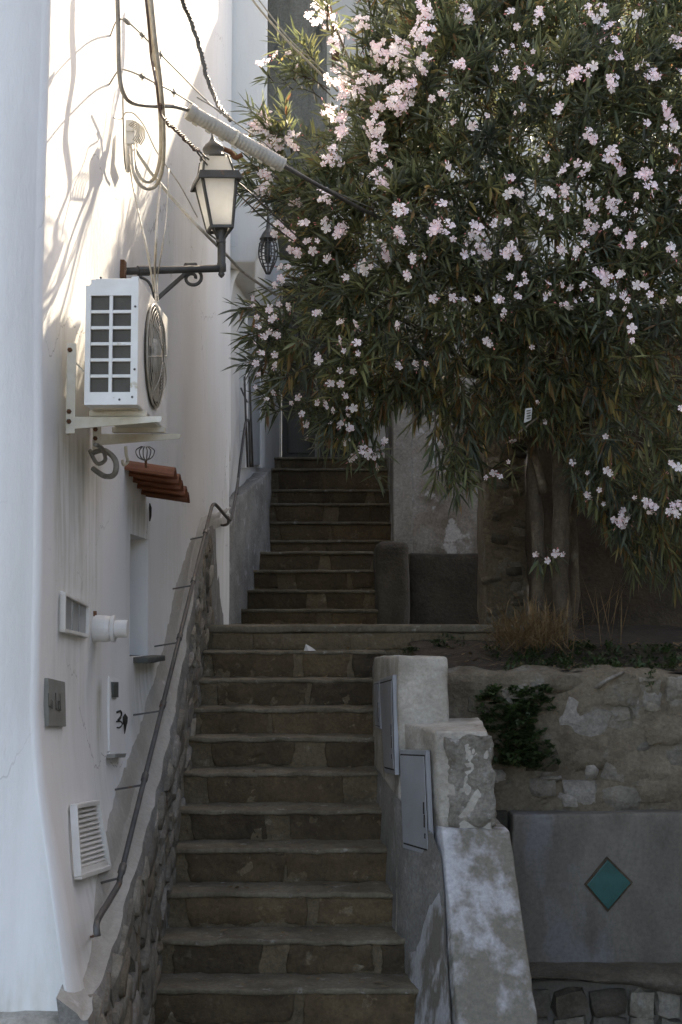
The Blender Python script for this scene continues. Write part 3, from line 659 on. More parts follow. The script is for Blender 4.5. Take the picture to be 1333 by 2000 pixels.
ruin = thing('plaster_house', (1.0, 13.1, zL), 'peeling plaster wall to the right of the upper steps', 'house')
xr0 = P(771, 900, 13.15).x; xr1 = P(950, 900, 13.15).x
rough('wall', block(xr0, xr1+.5, 13.15, 15.3, 1.6, 6.0), M['plaster_old'], ruin, cuts=34, amp=.018, sc=2.6, bev=.02)
MB().box((xr0-.012, 13.135, 2.5), (xr0+.17, 13.3, 5.9)).build('painted_quoin', M['quoin'], ruin, bev=.012)
lb = thing('low_block_wall', (1.1, 12.6, zL), 'dark low cement wall in front of the peeling house', 'wall')
rough('masonry', block(P(800, 1100, 12.7).x, P(958, 1100, 12.7).x, 12.7, 13.1, 1.6, P(870, 1080, 12.7).z), M['stone_dark'], lb, cuts=16, amp=.014, sc=4, bev=.02)
pier = thing('stone_pier', (.55, 12.0, zL), 'short rounded cement pier at the right edge of the upper steps', 'pier')
pb_ = rough('masonry', block(P(736, 1100, 12.0).x, P(801, 1100, 12.0).x, 12.0, 12.7, 1.7, P(770, 1056, 12.0).z), M['stone_dark'], pier, cuts=12, amp=.012, sc=5, bev=.06)
gp = thing('rubble_pier', (1.35, 10.9, zL), 'rubble masonry pier behind the oleander trunk', 'pier')
ga, gb = P(948, 1000, 10.9).x, P(1035, 1000, 10.9).x
rough('mortar_core', block(ga, gb, 10.9, 11.5, 1.5, 4.4), M['rubble'], gp, cuts=24, amp=.03, sc=4, bev=.03)
for k in range(34):
    z = zL+.05+k*.062; x = rs.uniform(ga+.04, gb-.04); w = rs.uniform(.07, .17)
    stone(gp, (x, 10.935, z), (w, .10, rs.uniform(.05, .09)), (0, rs.uniform(-.3, .3), 0), rs.choice(['stone', 'stone_dark', 'rubble']))
gw = thing('garden_wall', (3, 10.4, zt), 'brown earthen wall in deep shade behind the oleander', 'wall')
rough('masonry', block(gb-.02, 8, 10.4, 10.9, 1.2, 4.3), M['wall_brown'], gw, cuts=60, amp=.03, sc=2.6, bev=.03)

# ------------------------------------------------------------------ air conditioner and its brackets
def wf_(D, n, z): return V((K0+K1*D, 0, 0)) + V((0, D, z)) + N*n      # wall frame: along, out, up
uD0, uD1, n0, n1 = 5.40, 6.13, .115, .325
zA1 = W(220, 543, 5.40).z; zA0 = W(220, 792, 5.40).z
ac = thing('air_conditioner', wf_(5.7, .2, zA0), 'white outdoor air conditioner unit hung high on the side wall', 'air conditioner')
ch = .035
prof = [(n0, zA0), (n1, zA0), (n1, zA1), (n0+ch, zA1), (n0, zA1-ch)]
def prism(mb, prof, Da, Db, f=wf_):
    k = len(prof); mb.add([f(Da, n, z) for n, z in prof]+[f(Db, n, z) for n, z in prof], [tuple(range(k)), tuple(reversed(range(k, 2*k)))]+[((i+1) % k, i, i+k, (i+1) % k+k) for i in range(k)]); return mb
prism(MB(), prof, uD0+.012, uD1).build('casing', M['white_metal'], ac, bev=.006)
# side panel: plate of bars round twelve openings, coil behind
oz0, oz1 = zA0+.05, zA1-.075; on0, on1 = n0+.022, n1-.028
MB().obox(wf_(uD0+.008, (on0+on1)/2, (oz0+oz1)/2), N*((on1-on0)/2), Z*((oz1-oz0)/2), T*.006).build('coil', M['coil'], ac)
sp = MB()
def sbar(na, nb_, za, zb_, d=.010): sp.obox(wf_(uD0-.002, (na+nb_)/2, (za+zb_)/2), N*((nb_-na)/2), Z*((zb_-za)/2), T*d)
sbar(n0+.001, on0, zA0, zA1-ch); sbar(on1, n1, zA0, zA1); sbar(on0, on1, zA0, oz0, .0099); sbar(on0, on1, oz1, zA1-ch*.3, .0099)
sp.build('side_panel', M['white_metal'], ac)
for i in range(1, 6):
    z = oz0+(oz1-oz0)*i/6; MB().obox(wf_(uD0-.003, (on0+on1)/2, z), N*((on1-on0)/2), Z*.0065, T*.007).build('grille_bar', M['white_metal'], ac, bev=.002)
MB().obox(wf_(uD0-.0035, (on0+on1)/2, (oz0+oz1)/2), N*.007, Z*((oz1-oz0)/2), T*.0075).build('grille_bar', M['white_metal'], ac, bev=.002)
for z, n in ((zA0+.14, n1-.012), (zA0+.03, n1-.02), (zA0+.02, n0+.14), (zA1-.12, n1-.012), (zA1-.004, n0+.06)):
    MB().lathe([(.005, 0), (.004, .004)], wf_(uD0-.012, n, z), -T, 8).build('screw', M['iron'], ac)
# fan guard on the front
fc = (5.74, (zA0+zA1)/2+.005); FR = .215
MB().lathe([(FR, 0), (FR, .004)], wf_(fc[0], n1+.001, fc[1]), N, 36).build('fan_well', M['coil'], ac)
MB().lathe([(.075, 0), (.07, .012), (.0, .016)], wf_(fc[0], n1+.006, fc[1]), N, 20).build('fan_hub', M['white_metal'], ac, smooth=True)
for k in range(3):
    a0_ = k*2.094; m_ = MB(); vs = []
    for i in range(6):
        a = a0_+i*.2
        for r_ in (.06, .19): vs.append(wf_(fc[0], n1+.008+.002*i, fc[1])+T*math.cos(a)*r_+Z*math.sin(a)*r_)
    m_.add(vs, [(2*i, 2*i+1, 2*i+3, 2*i+2) for i in range(5)]); m_.build('fan_blade', M['guard'], ac)
gd = MB()
for k in range(15):
    r_ = .035+(FR-.035)*k/14; e = .030*(1-(r_/FR)**4)+.012
    c_ = wf_(fc[0], n1+e, fc[1]); gd.tube([c_+T*math.cos(a*2*math.pi/36)*r_+Z*math.sin(a*2*math.pi/36)*r_ for a in range(37)], .0017 if k < 14 else .005, 4, False)
for k in range(8):
    a = k*math.pi/4+.2; pts = []
    for i in range(8):
        r_ = .035+(FR-.035)*i/7; e = .030*(1-(r_/FR)**4)+.0145; pts.append(wf_(fc[0], n1+e, fc[1])+T*math.cos(a)*r_+Z*math.sin(a)*r_)
    gd.tube(pts, .0022, 4)
gd.build('fan_guard', M['guard'], ac, smooth=True)
for Df in (5.55, 6.02):
    MB().obox(wf_(Df, (n0+n1)/2, zA0-.012), T*.02, N*((n1-n0)/2+.01), Z*.012).build('foot', M['bracket'], ac, bev=.003)
MB().obox(wf_(5.78, (n0+n1)/2, zA0+.002), T*.3, N*.09, Z*.006).build('base_pan', M['bracket'], ac)
for Df, lab in ((5.53, 'cream steel wall bracket under the near end of the air conditioner'), (6.04, 'cream steel wall bracket under the far end of the air conditioner')):
    zb_ = zA0-.028
    br = thing('wall_bracket', wf_(Df, .02, zb_-.05), lab, 'bracket', 'brackets carrying the air conditioner')
    MB().obox(wf_(Df, .022, zb_+.115), T*.022, N*.006, Z*.185).build('wall_plate', M['bracket'], br, bev=.003)
    MB().obox(wf_(Df-.018, .036, zb_+.115), T*.004, N*.018, Z*.183).build('wall_flange', M['bracket'], br, bev=.002)
    am = MB(); am.add([wf_(Df-.020, .02, zb_-.052), wf_(Df-.020, .40, zb_-.022), wf_(Df-.020, .405, zb_-.002), wf_(Df-.020, .02, zb_), wf_(Df-.012, .02, zb_-.052), wf_(Df-.012, .40, zb_-.022), wf_(Df-.012, .405, zb_-.002), wf_(Df-.012, .02, zb_)],
           [(0, 1, 2, 3), (7, 6, 5, 4), (1, 0, 4, 5), (2, 1, 5, 6), (3, 2, 6, 7), (0, 3, 7, 4)]); am.build('arm', M['bracket'], br, bev=.002)
    MB().obox(wf_(Df+.004, .21, zb_-.003), T*.022, N*.19, Z*.003).build('arm_flange', M['bracket'], br, bev=.0015)
    MB().bar(wf_(Df+.01, .03, zb_+.24), wf_(Df+.01, .15, zb_+.12), .03, .006, N).build('brace', M['bracket'], br)
    for zz in (.27, -.02, .02):
        MB().lathe([(.010, 0), (.010, .008), (.006, .014)], wf_(Df-.022, .03, zb_+zz), -T, 6).build('bolt', M['rust'], br)
# hoses and pipes looping under the unit
def cable(name, label, cat, pts, r, m, group=None, seg=6, n=6, clamps=None):
    pts = smooth_path(pts, n); th = thing(name, pts[0], label, cat, group)
    MB().tube(pts, r, seg).build('sheath' if r > .004 else 'strand', m, th, smooth=True)
    for (p, d, s_) in (clamps or []):
        d = V(d).normalized(); MB().lathe([(r*1.3, -s_), (r*2.6, -s_*.6), (r*2.6, s_*.6), (r*1.3, s_)], p, d, 7).build('clamp', m, th)
        MB().bar(p-d.cross(N)*s_*1.2, p+d.cross(N)*s_*1.6, r*1.2, r*1.2).build('clamp_screw', m, th)
    return th
ow = on_wall
cable('insulated_hose', 'outer loop of pale hose hanging under the air conditioner', 'hose', [ow(180, 885, .03), ow(205, 880, .10), ow(226, 900, .16), ow(224, 926, .15), ow(205, 930, .09), ow(182, 915, .03)], .012, M['cable_grey'], 'hoses below the air conditioner', 8)
cable('insulated_hose', 'inner curl of grey hose below the far wall bracket', 'hose', [ow(176, 880, .02), ow(190, 905, .06), ow(206, 898, .10), ow(200, 876, .12), ow(186, 868, .12)], .009, M['cable_grey'], 'hoses below the air conditioner', 8)
cable('valve_pipe', 'small brass valve pipe dangling above the terracotta hood', 'pipe', [ow(246, 872, .18), ow(247, 888, .18), ow(250, 902, .18), ow(242, 908, .17), ow(240, 900, .16)], .007, M['bracket'])
hk = thing('wire_bundle', ow(285, 912, .2), 'small basket of looped wires tied above the terracotta hood', 'wire')
for a in (-18, -11, -4, 4, 11, 18):
    MB().tube(smooth_path([ow(284+a*.4, 872, .2), ow(284+a, 880, .2+a*.002), ow(284+a*.75, 893, .2), ow(285, 900, .2)], 5), .0028, 5).build('wire_loop', M['cable_dark'], hk, smooth=True)
MB().tube([ow(285, 898, .2), ow(286, 914, .2)], .006, 6).build('tie', M['rust'], hk)
# terracotta hood over the niche: stepped tiles
hd = thing('terracotta_hood', ow(248, 940, 0), 'little hood of stepped terracotta tiles over the window niche', 'hood')
ha = ow(246, 912, .0)
for k in range(5):
    D = ha.y+.03+k*.115; zz = ha.z-.002-k*.020
    pts = [(-.02, zz-.028), (.235, zz-.052), (.238, zz-.036), (.0, zz-.004), (-.02, zz-.004)]
    tb = MB(); ns = 7; L = .125
    for i in range(ns):
        a = i/(ns-1); u = -L/2+L*a; lift = .042*math.sin(math.pi*a)**.7
        for n_, z_ in ((-.02, 0), (.245+.006*(k % 2), -.040)):
            tb.v.append(wf_(D+u, n_, zz+z_+lift)); tb.v.append(wf_(D+u, n_, zz+z_+lift-.013))
    for i in range(ns-1):
        a, b = i*4, (i+1)*4; tb.f += [(a, a+2, b+2, b), (a+1, b+1, b+3, a+3), (a+2, a+3, b+3, b+2), (a, b, b+1, a+1)]
    tb.f += [(0, 1, 3, 2), ((ns-1)*4, (ns-1)*4+2, (ns-1)*4+3, (ns-1)*4+1)]
    tb.build('tile', M['terracotta'], hd, bev=.0)
MB().obox(wf_(ha.y+.26, .03, ha.z-.03), T*.05, N*.03, Z*.018).build('mortar_bed', M['cement_pale'], hd, bev=.006)

# ------------------------------------------------------------------ small fittings on the house wall
mb_ = thing('meter_window', ow(145, 1240, 0), 'small recessed meter window with grey panes beside the flue', 'window')
def wplate(pts, e, thick, name, m, parent, bev=.003): return plate([ow(x, y, e) for x, y in pts], thick, name, m, parent, bev)[0]
def lerp2(a, b, t): return (a[0]+(b[0]-a[0])*t, a[1]+(b[1]-a[1])*t)
q = [(121, 1234), (172, 1246), (174, 1181), (122, 1155)]
wplate(q, .010, .004, 'surround', M['plaster'], mb_)
c_ = (147, 1204); qi = [lerp2(p, c_, .2) for p in q]
for i in range(4):
    j = (i+1) % 4; MB().bar(ow(*lerp2(q[i], c_, .10), .018), ow(*lerp2(q[j], c_, .10), .018), .014, .020, N).build('frame', M['white_metal'], mb_, bev=.002)
for a, b in ((.02, .30), (.36, .62), (.66, .98)):
    wplate([lerp2(qi[0], qi[1], a), lerp2(qi[0], qi[1], b), lerp2(qi[3], qi[2], b), lerp2(qi[3], qi[2], a)], .0155, .003, 'pane', M['pane_grey'], mb_, .001)
fl = thing('flue_pipe', ow(190, 1228, 0), 'stubby white plastic flue outlet poking from the wall', 'pipe')
fc_ = ow(184, 1228, 0.0)
MB().lathe([(.060, 0), (.060, .055), (.055, .075), (.050, .08)], fc_, N, 24).build('collar', M['plastic'], fl, smooth=False, bev=.002)
MB().lathe([(.060, .08), (.060, .095), (.045, .097)], fc_, N, 24).build('ring', M['plastic'], fl)
MB().lathe([(.040, .095), (.040, .15), (.034, .152)], fc_, N, 24).build('outlet', M['plastic'], fl)
MB().obox(ow(186, 1203, .004), T*.022, Z*.022, N*.003).build('rust_patch', M['rust'], fl)
pq = thing('wall_plaque', ow(107, 1420, 0), 'grey metal plaque with faded lettering near the house corner', 'sign')
wplate([(91, 1419), (125, 1419), (123, 1332), (90, 1324)], .006, .010, 'plate', M['plaque'], pq)
def pqp(u, v): return ow(92+31*u, 1326+6*u+91*v, .0235)
for u, v0, v1 in ((.10, .30, .56), (.12, .56, .58), (.27, .42, .60), (.36, .44, .60), (.56, .26, .60), (.72, .42, .60), (.84, .26, .60)):
    MB().bar(pqp(u, v0), pqp(u+.02, v1), .006, .002, N).build('letter_stroke', M['ink'], pq)
for u, u2, v in ((.10, .24, .58), (.28, .36, .60), (.56, .66, .60), (.72, .84, .43), (.72, .90, .60)):
    MB().bar(pqp(u, v), pqp(u2, v+.01), .006, .002, N).build('letter_stroke', M['ink'], pq)
md = thing('utility_flap', ow(222, 1478, 0), 'white painted utility flap with slot below the niche', 'hatch')
wplate([(213, 1477), (236, 1470), (236, 1330), (212, 1321)], .002, .005, 'flap', M['plaster'], md)
wplate([(219, 1362), (228, 1362), (228, 1332), (219, 1332)], .012, .010, 'slot', M['slate'], md, .001)
wplate([(212, 1481), (233, 1480), (236, 1472), (214, 1473)], .012, .03, 'lip', M['plaque'], md)
nu = thing('wall_numerals', ow(238, 1425, 0), 'flaking black house numeral marks beside the utility flap', 'house number')
MB().tube(smooth_path([ow(229, 1391, .014), ow(236, 1389, .014), ow(237, 1398, .014), ow(231, 1407, .014), ow(236, 1402, .014)], 4), .0055, 5).build('numeral', M['hole'], nu)
MB().tube(smooth_path([ow(228, 1409, .012), ow(236, 1409, .012), ow(239, 1415, .012), ow(234, 1421, .012), ow(229, 1421, .012)], 4), .004, 5).build('numeral', M['hole'], nu)
MB().tube([ow(245, 1394, .010), ow(245, 1401, .012), ow(245, 1410, .012), ow(245, 1418, .010), ow(244, 1433, .008)], [.002, .013, .012, .007, .002], 6).build('numeral', M['hole'], nu)
# louvred vent
vt = thing('wall_vent', ow(180, 1716, 0), 'white louvred vent low on the wall by the handrail end', 'vent')
q = [(152, 1717), (213, 1697), (190, 1563), (143, 1572)]
wplate(q, .003, .004, 'backing', M['rust'], vt)
c_ = (175, 1637)
for i in range(4):
    j = (i+1) % 4; f = .05; MB().bar(ow(*lerp2(q[i], c_, f), .022), ow(*lerp2(q[j], c_, f), .022), .018, .030, N).build('frame', M['white_metal'], vt, bev=.002)
wplate([lerp2(q[0], c_, .06), lerp2(q[1], c_, .06), lerp2(lerp2(q[1], q[2], .12), c_, .03), lerp2(lerp2(q[0], q[3], .12), c_, .03)], .016, .014, 'bottom_rail', M['white_metal'], vt)
for k in range(12):
    t = .175+k*.0665; a = ow(*lerp2(q[0], q[3], t), .02); b = ow(*lerp2(q[1], q[2], t), .02)
    d = (b-a); a = a+d*.06; b = b-d*.06
    MB().add([a+N*.006-Z*.010, b+N*.006-Z*.010, b-N*.010+Z*.001, a-N*.010+Z*.001, a+N*.006-Z*.005, b+N*.006-Z*.005, b-N*.010+Z*.006, a-N*.010+Z*.006], [(0, 3, 2, 1), (4, 5, 6, 7), (0, 1, 5, 4), (2, 3, 7, 6), (1, 2, 6, 5), (3, 0, 4, 7)]).build('slat', M['white_metal'], vt)
hb = thing('rusty_hasp', ow(293, 1018, 0), 'thin rusty hasp fixed to the wall under the terracotta hood', 'hasp')
MB().tube([ow(293, 983, .01), ow(294, 992, .012), ow(294, 1008, .012), ow(293, 1018, .008)], [.003, .008, .007, .003], 5).build('strip', M['hole'], hb)

# ------------------------------------------------------------------ handrails
hr = thing('handrail', ow(190, 1830, .1), 'dark iron handrail fixed to the white wall along the lower steps', 'handrail')
E_ = .095
rp = [ow(191, 1829, E_), ow(190, 1800, E_), ow(212, 1762, E_), ow(232, 1728, E_)]
top_ = ow(414, 990, E_); low_ = ow(234, 1718, E_)
MB().tube(smooth_path(rp+[low_], 4), .0125, 8).build('rail_end', M['rail_iron'], hr, smooth=True)
MB().tube([low_, low_.lerp(top_, .5), top_], .012, 8).build('rail', M['rail_iron'], hr, smooth=True)
MB().tube(smooth_path([top_, ow(418, 985, E_), ow(424, 988, E_), ow(447, 1014, E_), ow(452, 1012, E_), ow(458, 985, E_), ow(466, 935, E_)], 5), .012, 8).build('rail_return', M['rail_iron'], hr, smooth=True)
MB().tube(smooth_path([ow(446, 1010, E_), ow(446, 1022, E_*.8), ow(438, 1026, E_*.4), ow(431, 1025, 0)], 5), .011, 6).build('rail_hook', M['rail_iron'], hr, smooth=True)
d_ = (top_-low_)
for py in (1040, 1135, 1245, 1377, 1520, 1700):
    t = None
    for k in range(400):
        p = low_+d_*(k/399); u = _cm.transposed() @ (p-EYE); yy = 1000-FPX*u.y/(-u.z)
        if yy <= py: t = k/399; break
    if t is None: continue
    p = low_+d_*t; ax = d_.normalized()
    MB().lathe([(.013, -.03), (.017, -.024), (.017, .024), (.013, .03)], p, ax, 8).build('collar', M['rail_iron'], hr)
    w = p+Z*(-.03)-ax*.05; b = wx(w.y, w.z, 0)
    MB().bar(p-ax*.04-Z*.012, V((b.x-.01, b.y, b.z+.0)), .016, .009, Z).build('bracket', M['rail_iron'], hr, bev=.002)
MB().bar(ow(191, 1826, E_), ow(178, 1830, 0), .008, .008).build('bracket', M['rust'], hr)
hu = thing('handrail', on_n(480, 905, .08), 'thin iron handrail curling up by the far grey door', 'handrail')
MB().tube(smooth_path([on_n(462, 968, .06), on_n(470, 900, .07), on_n(478, 840, .08), on_n(482, 822, .08), on_n(487, 824, .08), on_n(488, 850, .08), on_n(490, 912, .08)], 5), .013, 7).build('rail', M['rail_iron'], hu, smooth=True)
for x0_, x1_ in ((484, 486), (494, 497)):
    MB().tube([on_n(x0_, 912, .08), on_n(x0_-6, 735, .08)], .010, 6).build('post', M['rail_iron'], hu, smooth=True)
MB().bar(on_n(471, 758, .05), on_n(483, 785, .08), .012, .012).build('stay', M['rail_iron'], hu)

# ------------------------------------------------------------------ street lantern on its scrolled arm
DLN = 6.98
pj = W(433, 524, DLN); wa = on_wall(240, 530, 0.0)
sA = pj + V((0, 0, 0)); ax = (pj-V((wa.x, wa.y, wa.z))).normalized()
ln = thing('street_lantern', wa, 'dark iron street lantern with frosted panes on scrolled wall arm', 'lantern')
MB().tube([wa-ax*.05, wa.lerp(pj, .5), pj], .019, 10).build('arm', M['iron'], ln, smooth=True)
MB().lathe([(.026, 0), (.026, .06), (.02, .065)], wa+ax*.08, ax, 10).build('arm_collar', M['iron'], ln)
sq = W(373, 523, DLN); MB().lathe([(.028, -.03), (.028, .03)], sq, ax, 8).build('arm_collar', M['iron'], ln, bev=.004)
MB().obox(on_wall(241, 527, .01), T*.03, Z*.045, N*.012).build('wall_plate', M['rust'], ln, bev=.004)
MB().bar(W(371, 527, DLN), W(306, 585, DLN-.02), .020, .020, V((0, 1, 0))).build('strut', M['iron'], ln, bev=.003)
MB().tube(smooth_path([W(272, 540, DLN), W(288, 548, DLN), W(298, 565, DLN), W(304, 590, DLN)], 4), .008, 6).build('strut_scroll', M['iron'], ln, smooth=True)
sc_ = []
for k in range(30):
    a = math.pi/2 - k*.32*1.0; r_ = (22-.62*k); r_ = max(r_, 5); sc_.append(W(376+r_*math.cos(a)*.95+ (0), 543-r_*math.sin(a)*.85, DLN))
MB().tube([W(366, 528, DLN)]+sc_[1:26], .0095, 6).build('scroll', M['iron'], ln, smooth=True)
MB().lathe([(.004, -.05), (.014, -.04), (.018, -.03), (.012, -.022), (.024, -.016), (.024, .02), (.021, .03), (.0215, .18), (.027, .19), (.027, .21), (.019, .22)], pj, Z, 12).build('post', M['iron'], ln, smooth=True)
# lantern head, leaning a little
hm = Matrix.Translation(W(430, 448, DLN)) @ Matrix.Rotation(R(-5), 4, 'Y') @ Matrix.Rotation(R(16), 4, 'Z')
def hp(x, y, z): return hm @ V((x, y, z))
wb_, wt_, hh = .054, .092, .262
def ring(w, z): return [hp(-w, -w, z), hp(w, -w, z), hp(w, w, z), hp(-w, w, z)]
B0, B1 = ring(wb_, 0), ring(wt_, hh)
for i in range(4):
    j = (i+1) % 4
    MB().bar(B0[i], B1[i], .013, .013).build('corner_bar', M['iron'], ln, bev=.002)
    MB().bar(B0[i], B0[j], .016, .016).build('bottom_bar', M['iron'], ln, bev=.002)
    ins = [B0[i].lerp(B0[j], .06), B0[j].lerp(B0[i], .06), B1[j].lerp(B1[i], .06), B1[i].lerp(B1[j], .06)]
    n_ = (ins[1]-ins[0]).cross(ins[3]-ins[0]).normalized()
    MB().add([p-n_*.002 for p in ins]+[p+n_*.002 for p in ins], [(3, 2, 1, 0), (4, 5, 6, 7), (0, 1, 5, 4), (1, 2, 6, 5), (2, 3, 7, 6), (3, 0, 4, 7)]).build('pane', M['frost'], ln)
    MB().bar(B0[i], hp(0, 0, -.075), .012, .008).build('cage_leg', M['iron'], ln)
def sqlathe(mb, prof):
    k = len(prof); b0 = len(mb.v)
    for w, z in prof: mb.v += ring(w, z)
    for i in range(k-1):
        for a in range(4): mb.f.append((b0+i*4+a, b0+i*4+(a+1) % 4, b0+(i+1)*4+(a+1) % 4, b0+(i+1)*4+a))
    mb.f.append((b0+3, b0+2, b0+1, b0)); e = b0+(k-1)*4; mb.f.append((e, e+1, e+2, e+3)); return mb
sqlathe(MB(), [(wt_+.002, hh-.008), (.112, hh-.03), (.116, hh-.024), (.100, hh+.018), (.082, hh+.02)]).build('cornice', M['iron'], ln)
for i in range(4):
    C0, C1 = ring(.080, hh+.018), ring(.060, hh+.110); j = (i+1) % 4
    MB().bar(C0[i], C1[i], .010, .010).build('hood_bar', M['iron'], ln)
    p4 = [C0[i].lerp(C0[j], .04), C0[j].lerp(C0[i], .04), C1[j].lerp(C1[i], .04), C1[i].lerp(C1[j], .04)]
    n_ = (p4[1]-p4[0]).cross(p4[3]-p4[0]).normalized()
    MB().add([p-n_*.0015 for p in p4]+[p+n_*.0015 for p in p4], [(3, 2, 1, 0), (4, 5, 6, 7), (0, 1, 5, 4), (1, 2, 6, 5), (2, 3, 7, 6), (3, 0, 4, 7)]).build('hood_pane', M['frost'], ln)
lz = hm.to_3x3() @ Z
MB().lathe([(.074, .105), (.076, .115), (.058, .122), (.052, .15), (.056, .158), (.056, .166), (.042, .185), (.018, .205), (.012, .217), (.006, .23), (.003, .275)], hp(0, 0, hh), lz, 16).build('cap', M['iron'], ln, smooth=True)
MB().lathe([(.02, -.08), (.026, -.07), (.024, -.01), (.04, .0)], hp(0, 0, 0), lz, 10).build('socket', M['iron'], ln)
MB().tube(smooth_path([W(435, 290, DLN+.03), W(452, 298, DLN+.05), W(460, 308, DLN+.06), W(474, 302, DLN+.06)], 5), .013, 6).build('cap_bracket', M['rust'], ln, smooth=True)
l2 = thing('wall_lantern', W(528, 480, 11.5), 'small dark wire lantern under the overhanging storey', 'lantern')
bw = W(524, 490, 11.55)
for k in range(8):
    a = k*math.pi/4; pts = [bw+V((.02*math.cos(a), .02*math.sin(a), .14)), bw+V((.07*math.cos(a), .07*math.sin(a), .06)), bw+V((.075*math.cos(a), .075*math.sin(a), -.06)), bw+V((.015*math.cos(a), .015*math.sin(a), -.2))]
    MB().tube(smooth_path(pts, 4), .006, 5).build('cage_wire', M['iron'], l2, smooth=True)
for z_ in (.06, 0, -.06, -.12): 
    r_ = .075 if z_ > -.1 else .055
    MB().tube([bw+V((r_*math.cos(a*math.pi/8), r_*math.sin(a*math.pi/8), z_)) for a in range(17)], .005, 5, False).build('cage_ring', M['iron'], l2)
MB().lathe([(.075, 0), (.05, .05), (.02, .09), (.01, .2)], bw+Z*.1, Z, 10).build('cap', M['iron'], l2)
MB().lathe([(.02, -.10), (.032, -.05), (.032, .05), (.02, .09)], bw, Z, 10).build('globe', M['glass_dark'], l2, smooth=True)

# ------------------------------------------------------------------ cables on the wall and over the lane
G_ = 'cables strung on the white wall'
def wp(px, py, e): return on_wall(px, py, e)
cable('power_conduit', 'thick grey conduit curving from the top edge into the white sleeve', 'cable', [wp(229, -60, .10), wp(230, 0, .10), wp(232, 70, .10), wp(233, 130, .11), wp(239, 176, .12), wp(258, 200, .14), wp(300, 207, .2), wp(340, 208, .28), W(372, 216, 6.75)], .0105, M['cable_grey'], G_, 8)
s0, s1 = W(372, 219, 6.72), W(553, 323, 6.95)
sv = thing('cable_sleeve', s0, 'ribbed white plastic sleeve slung on wires above the lantern', 'cable sleeve')
sd = (s1-s0); L_ = sd.length; sdn = sd.normalized()
prf = []
for k in range(56):
    z_ = L_*k/55; prf.append((.037+(.0016 if k % 2 else 0), z_))
for a, b in ((0, .47), (.475, 1)):
    pr = [(r_, z_) for r_, z_ in prf if a*L_ <= z_ <= b*L_]
    MB().lathe(pr, s0, sdn, 20).build('tube_half', M['sleeve'], sv, smooth=False)
MB().lathe([(.041, -.012), (.043, .0), (.043, .022), (.039, .026)], s0, sdn, 20).build('end_cap', M['sleeve'], sv)
MB().lathe([(.040, -.008), (.040, .008)], s0+sdn*L_*.473, sdn, 20).build('band', M['bracket'], sv)
dd = sdn.cross(V((0, 1, 0))).normalized()
for k in range(7):
    p = s0+sdn*(L_*(.08+.14*k))+dd*(.042 if dd.z < 0 else -.042)*1.0
    MB().obox(p, sdn*.014, dd*.004, V((0, .008, 0))).build('clip', M['bracket'], sv)
cable('power_line', 'black line leaving the white sleeve into the oleander', 'cable', [s1-sdn*.02, W(600, 350, 7.05), W(650, 378, 7.3), W(740, 425, 8.0), W(900, 500, 8.8)], .011, M['cable_dark'], G_, 7)
cable('power_line', 'thin wire running along the top of the white sleeve', 'cable', [W(385, 190, 6.7), W(425, 214, 6.75), W(470, 246, 6.85), W(520, 282, 6.95), W(560, 320, 7.05), W(640, 368, 7.3), W(760, 420, 8.2)], .0035, M['cable_grey'], G_)
cable('drop_cable', 'left pale drop cable looping down to the splice box', 'cable', [wp(284, -50, .34), wp(288, 0, .34), wp(298, 90, .34), wp(308, 170, .34), wp(314, 240, .32), wp(313, 310, .28), wp(300, 350, .22), wp(280, 352, .18), wp(266, 325, .14), wp(262, 280, .10)], .0085, M['cable_pale'], G_, 8)
cable('drop_cable', 'right pale drop cable sagging lowest below the splice box', 'cable', [wp(292, -50, .36), wp(296, 0, .36), wp(304, 80, .36), wp(314, 160, .36), wp(320, 240, .34), wp(319, 320, .30), wp(305, 363, .23), wp(280, 366, .18), wp(262, 338, .14), wp(258, 285, .10)], .0085, M['cable_pale'], G_, 8)
cable('drop_cable', 'brown wire twisted along the pale drop cables', 'cable', [wp(280, -50, .35), wp(290, 40, .36), wp(296, 110, .33), wp(306, 165, .36), wp(312, 215, .34), wp(322, 235, .36)], .006, M['copper'], G_)
def twist(pts, r, n, amp):
    pts = smooth_path(pts, n); out = []
    for i, p in enumerate(pts): out.append(p+noise.noise_vector(p*60)*amp)
    return out
def dirp(a, b): return (b-a)
a1 = [wp(216, 70, .0), wp(229, 40, .07), wp(248, 42, .16), wp(278, 68, .22), wp(314, 106, .28), wp(350, 142, .32), wp(400, 193, .36), W(432, 222, 6.9)]
cable('stay_wire', 'upper clamped stay wire slanting from the wall hook', 'cable', a1, .0038, M['cable_grey'], G_, clamps=[(a1[3], a1[4]-a1[3], .014), (a1[4], a1[5]-a1[4], .014), (a1[2], a1[3]-a1[2], .02)])
a2 = [wp(214, 165, .0), wp(232, 138, .07), wp(250, 138, .16), wp(278, 149, .22), wp(306, 163, .27), wp(340, 180, .31), W(380, 205, 6.75)]
cable('stay_wire', 'second clamped stay wire ending at the sleeve mouth', 'cable', a2, .0042, M['cable_grey'], G_, clamps=[(a2[3], a2[4]-a2[3], .014), (a2[5], a2[5]-a2[4], .014), (a2[4], a2[5]-a2[4], .012)])
st = thing('twisted_strand', wp(352, 0, .2), 'dark bundle of twisted strands hanging from the top to the sleeve', 'cable', G_)
base = [wp(345, -50, .16), wp(356, 0, .18), wp(374, 42, .22), wp(394, 104, .28), wp(404, 148, .32), wp(424, 200, .40), W(452, 236, 6.9)]
for k in range(3):
    pts = smooth_path(base, 14); out = []
    for i, p in enumerate(pts):
        a = i*.9+k*2.09; out.append(p+N*.008*math.cos(a)+Z*.006*math.sin(a)+noise.noise_vector(p*25)*.006)
    MB().tube(out, .0062, 5).build('strand', M['iron'], st, smooth=True)
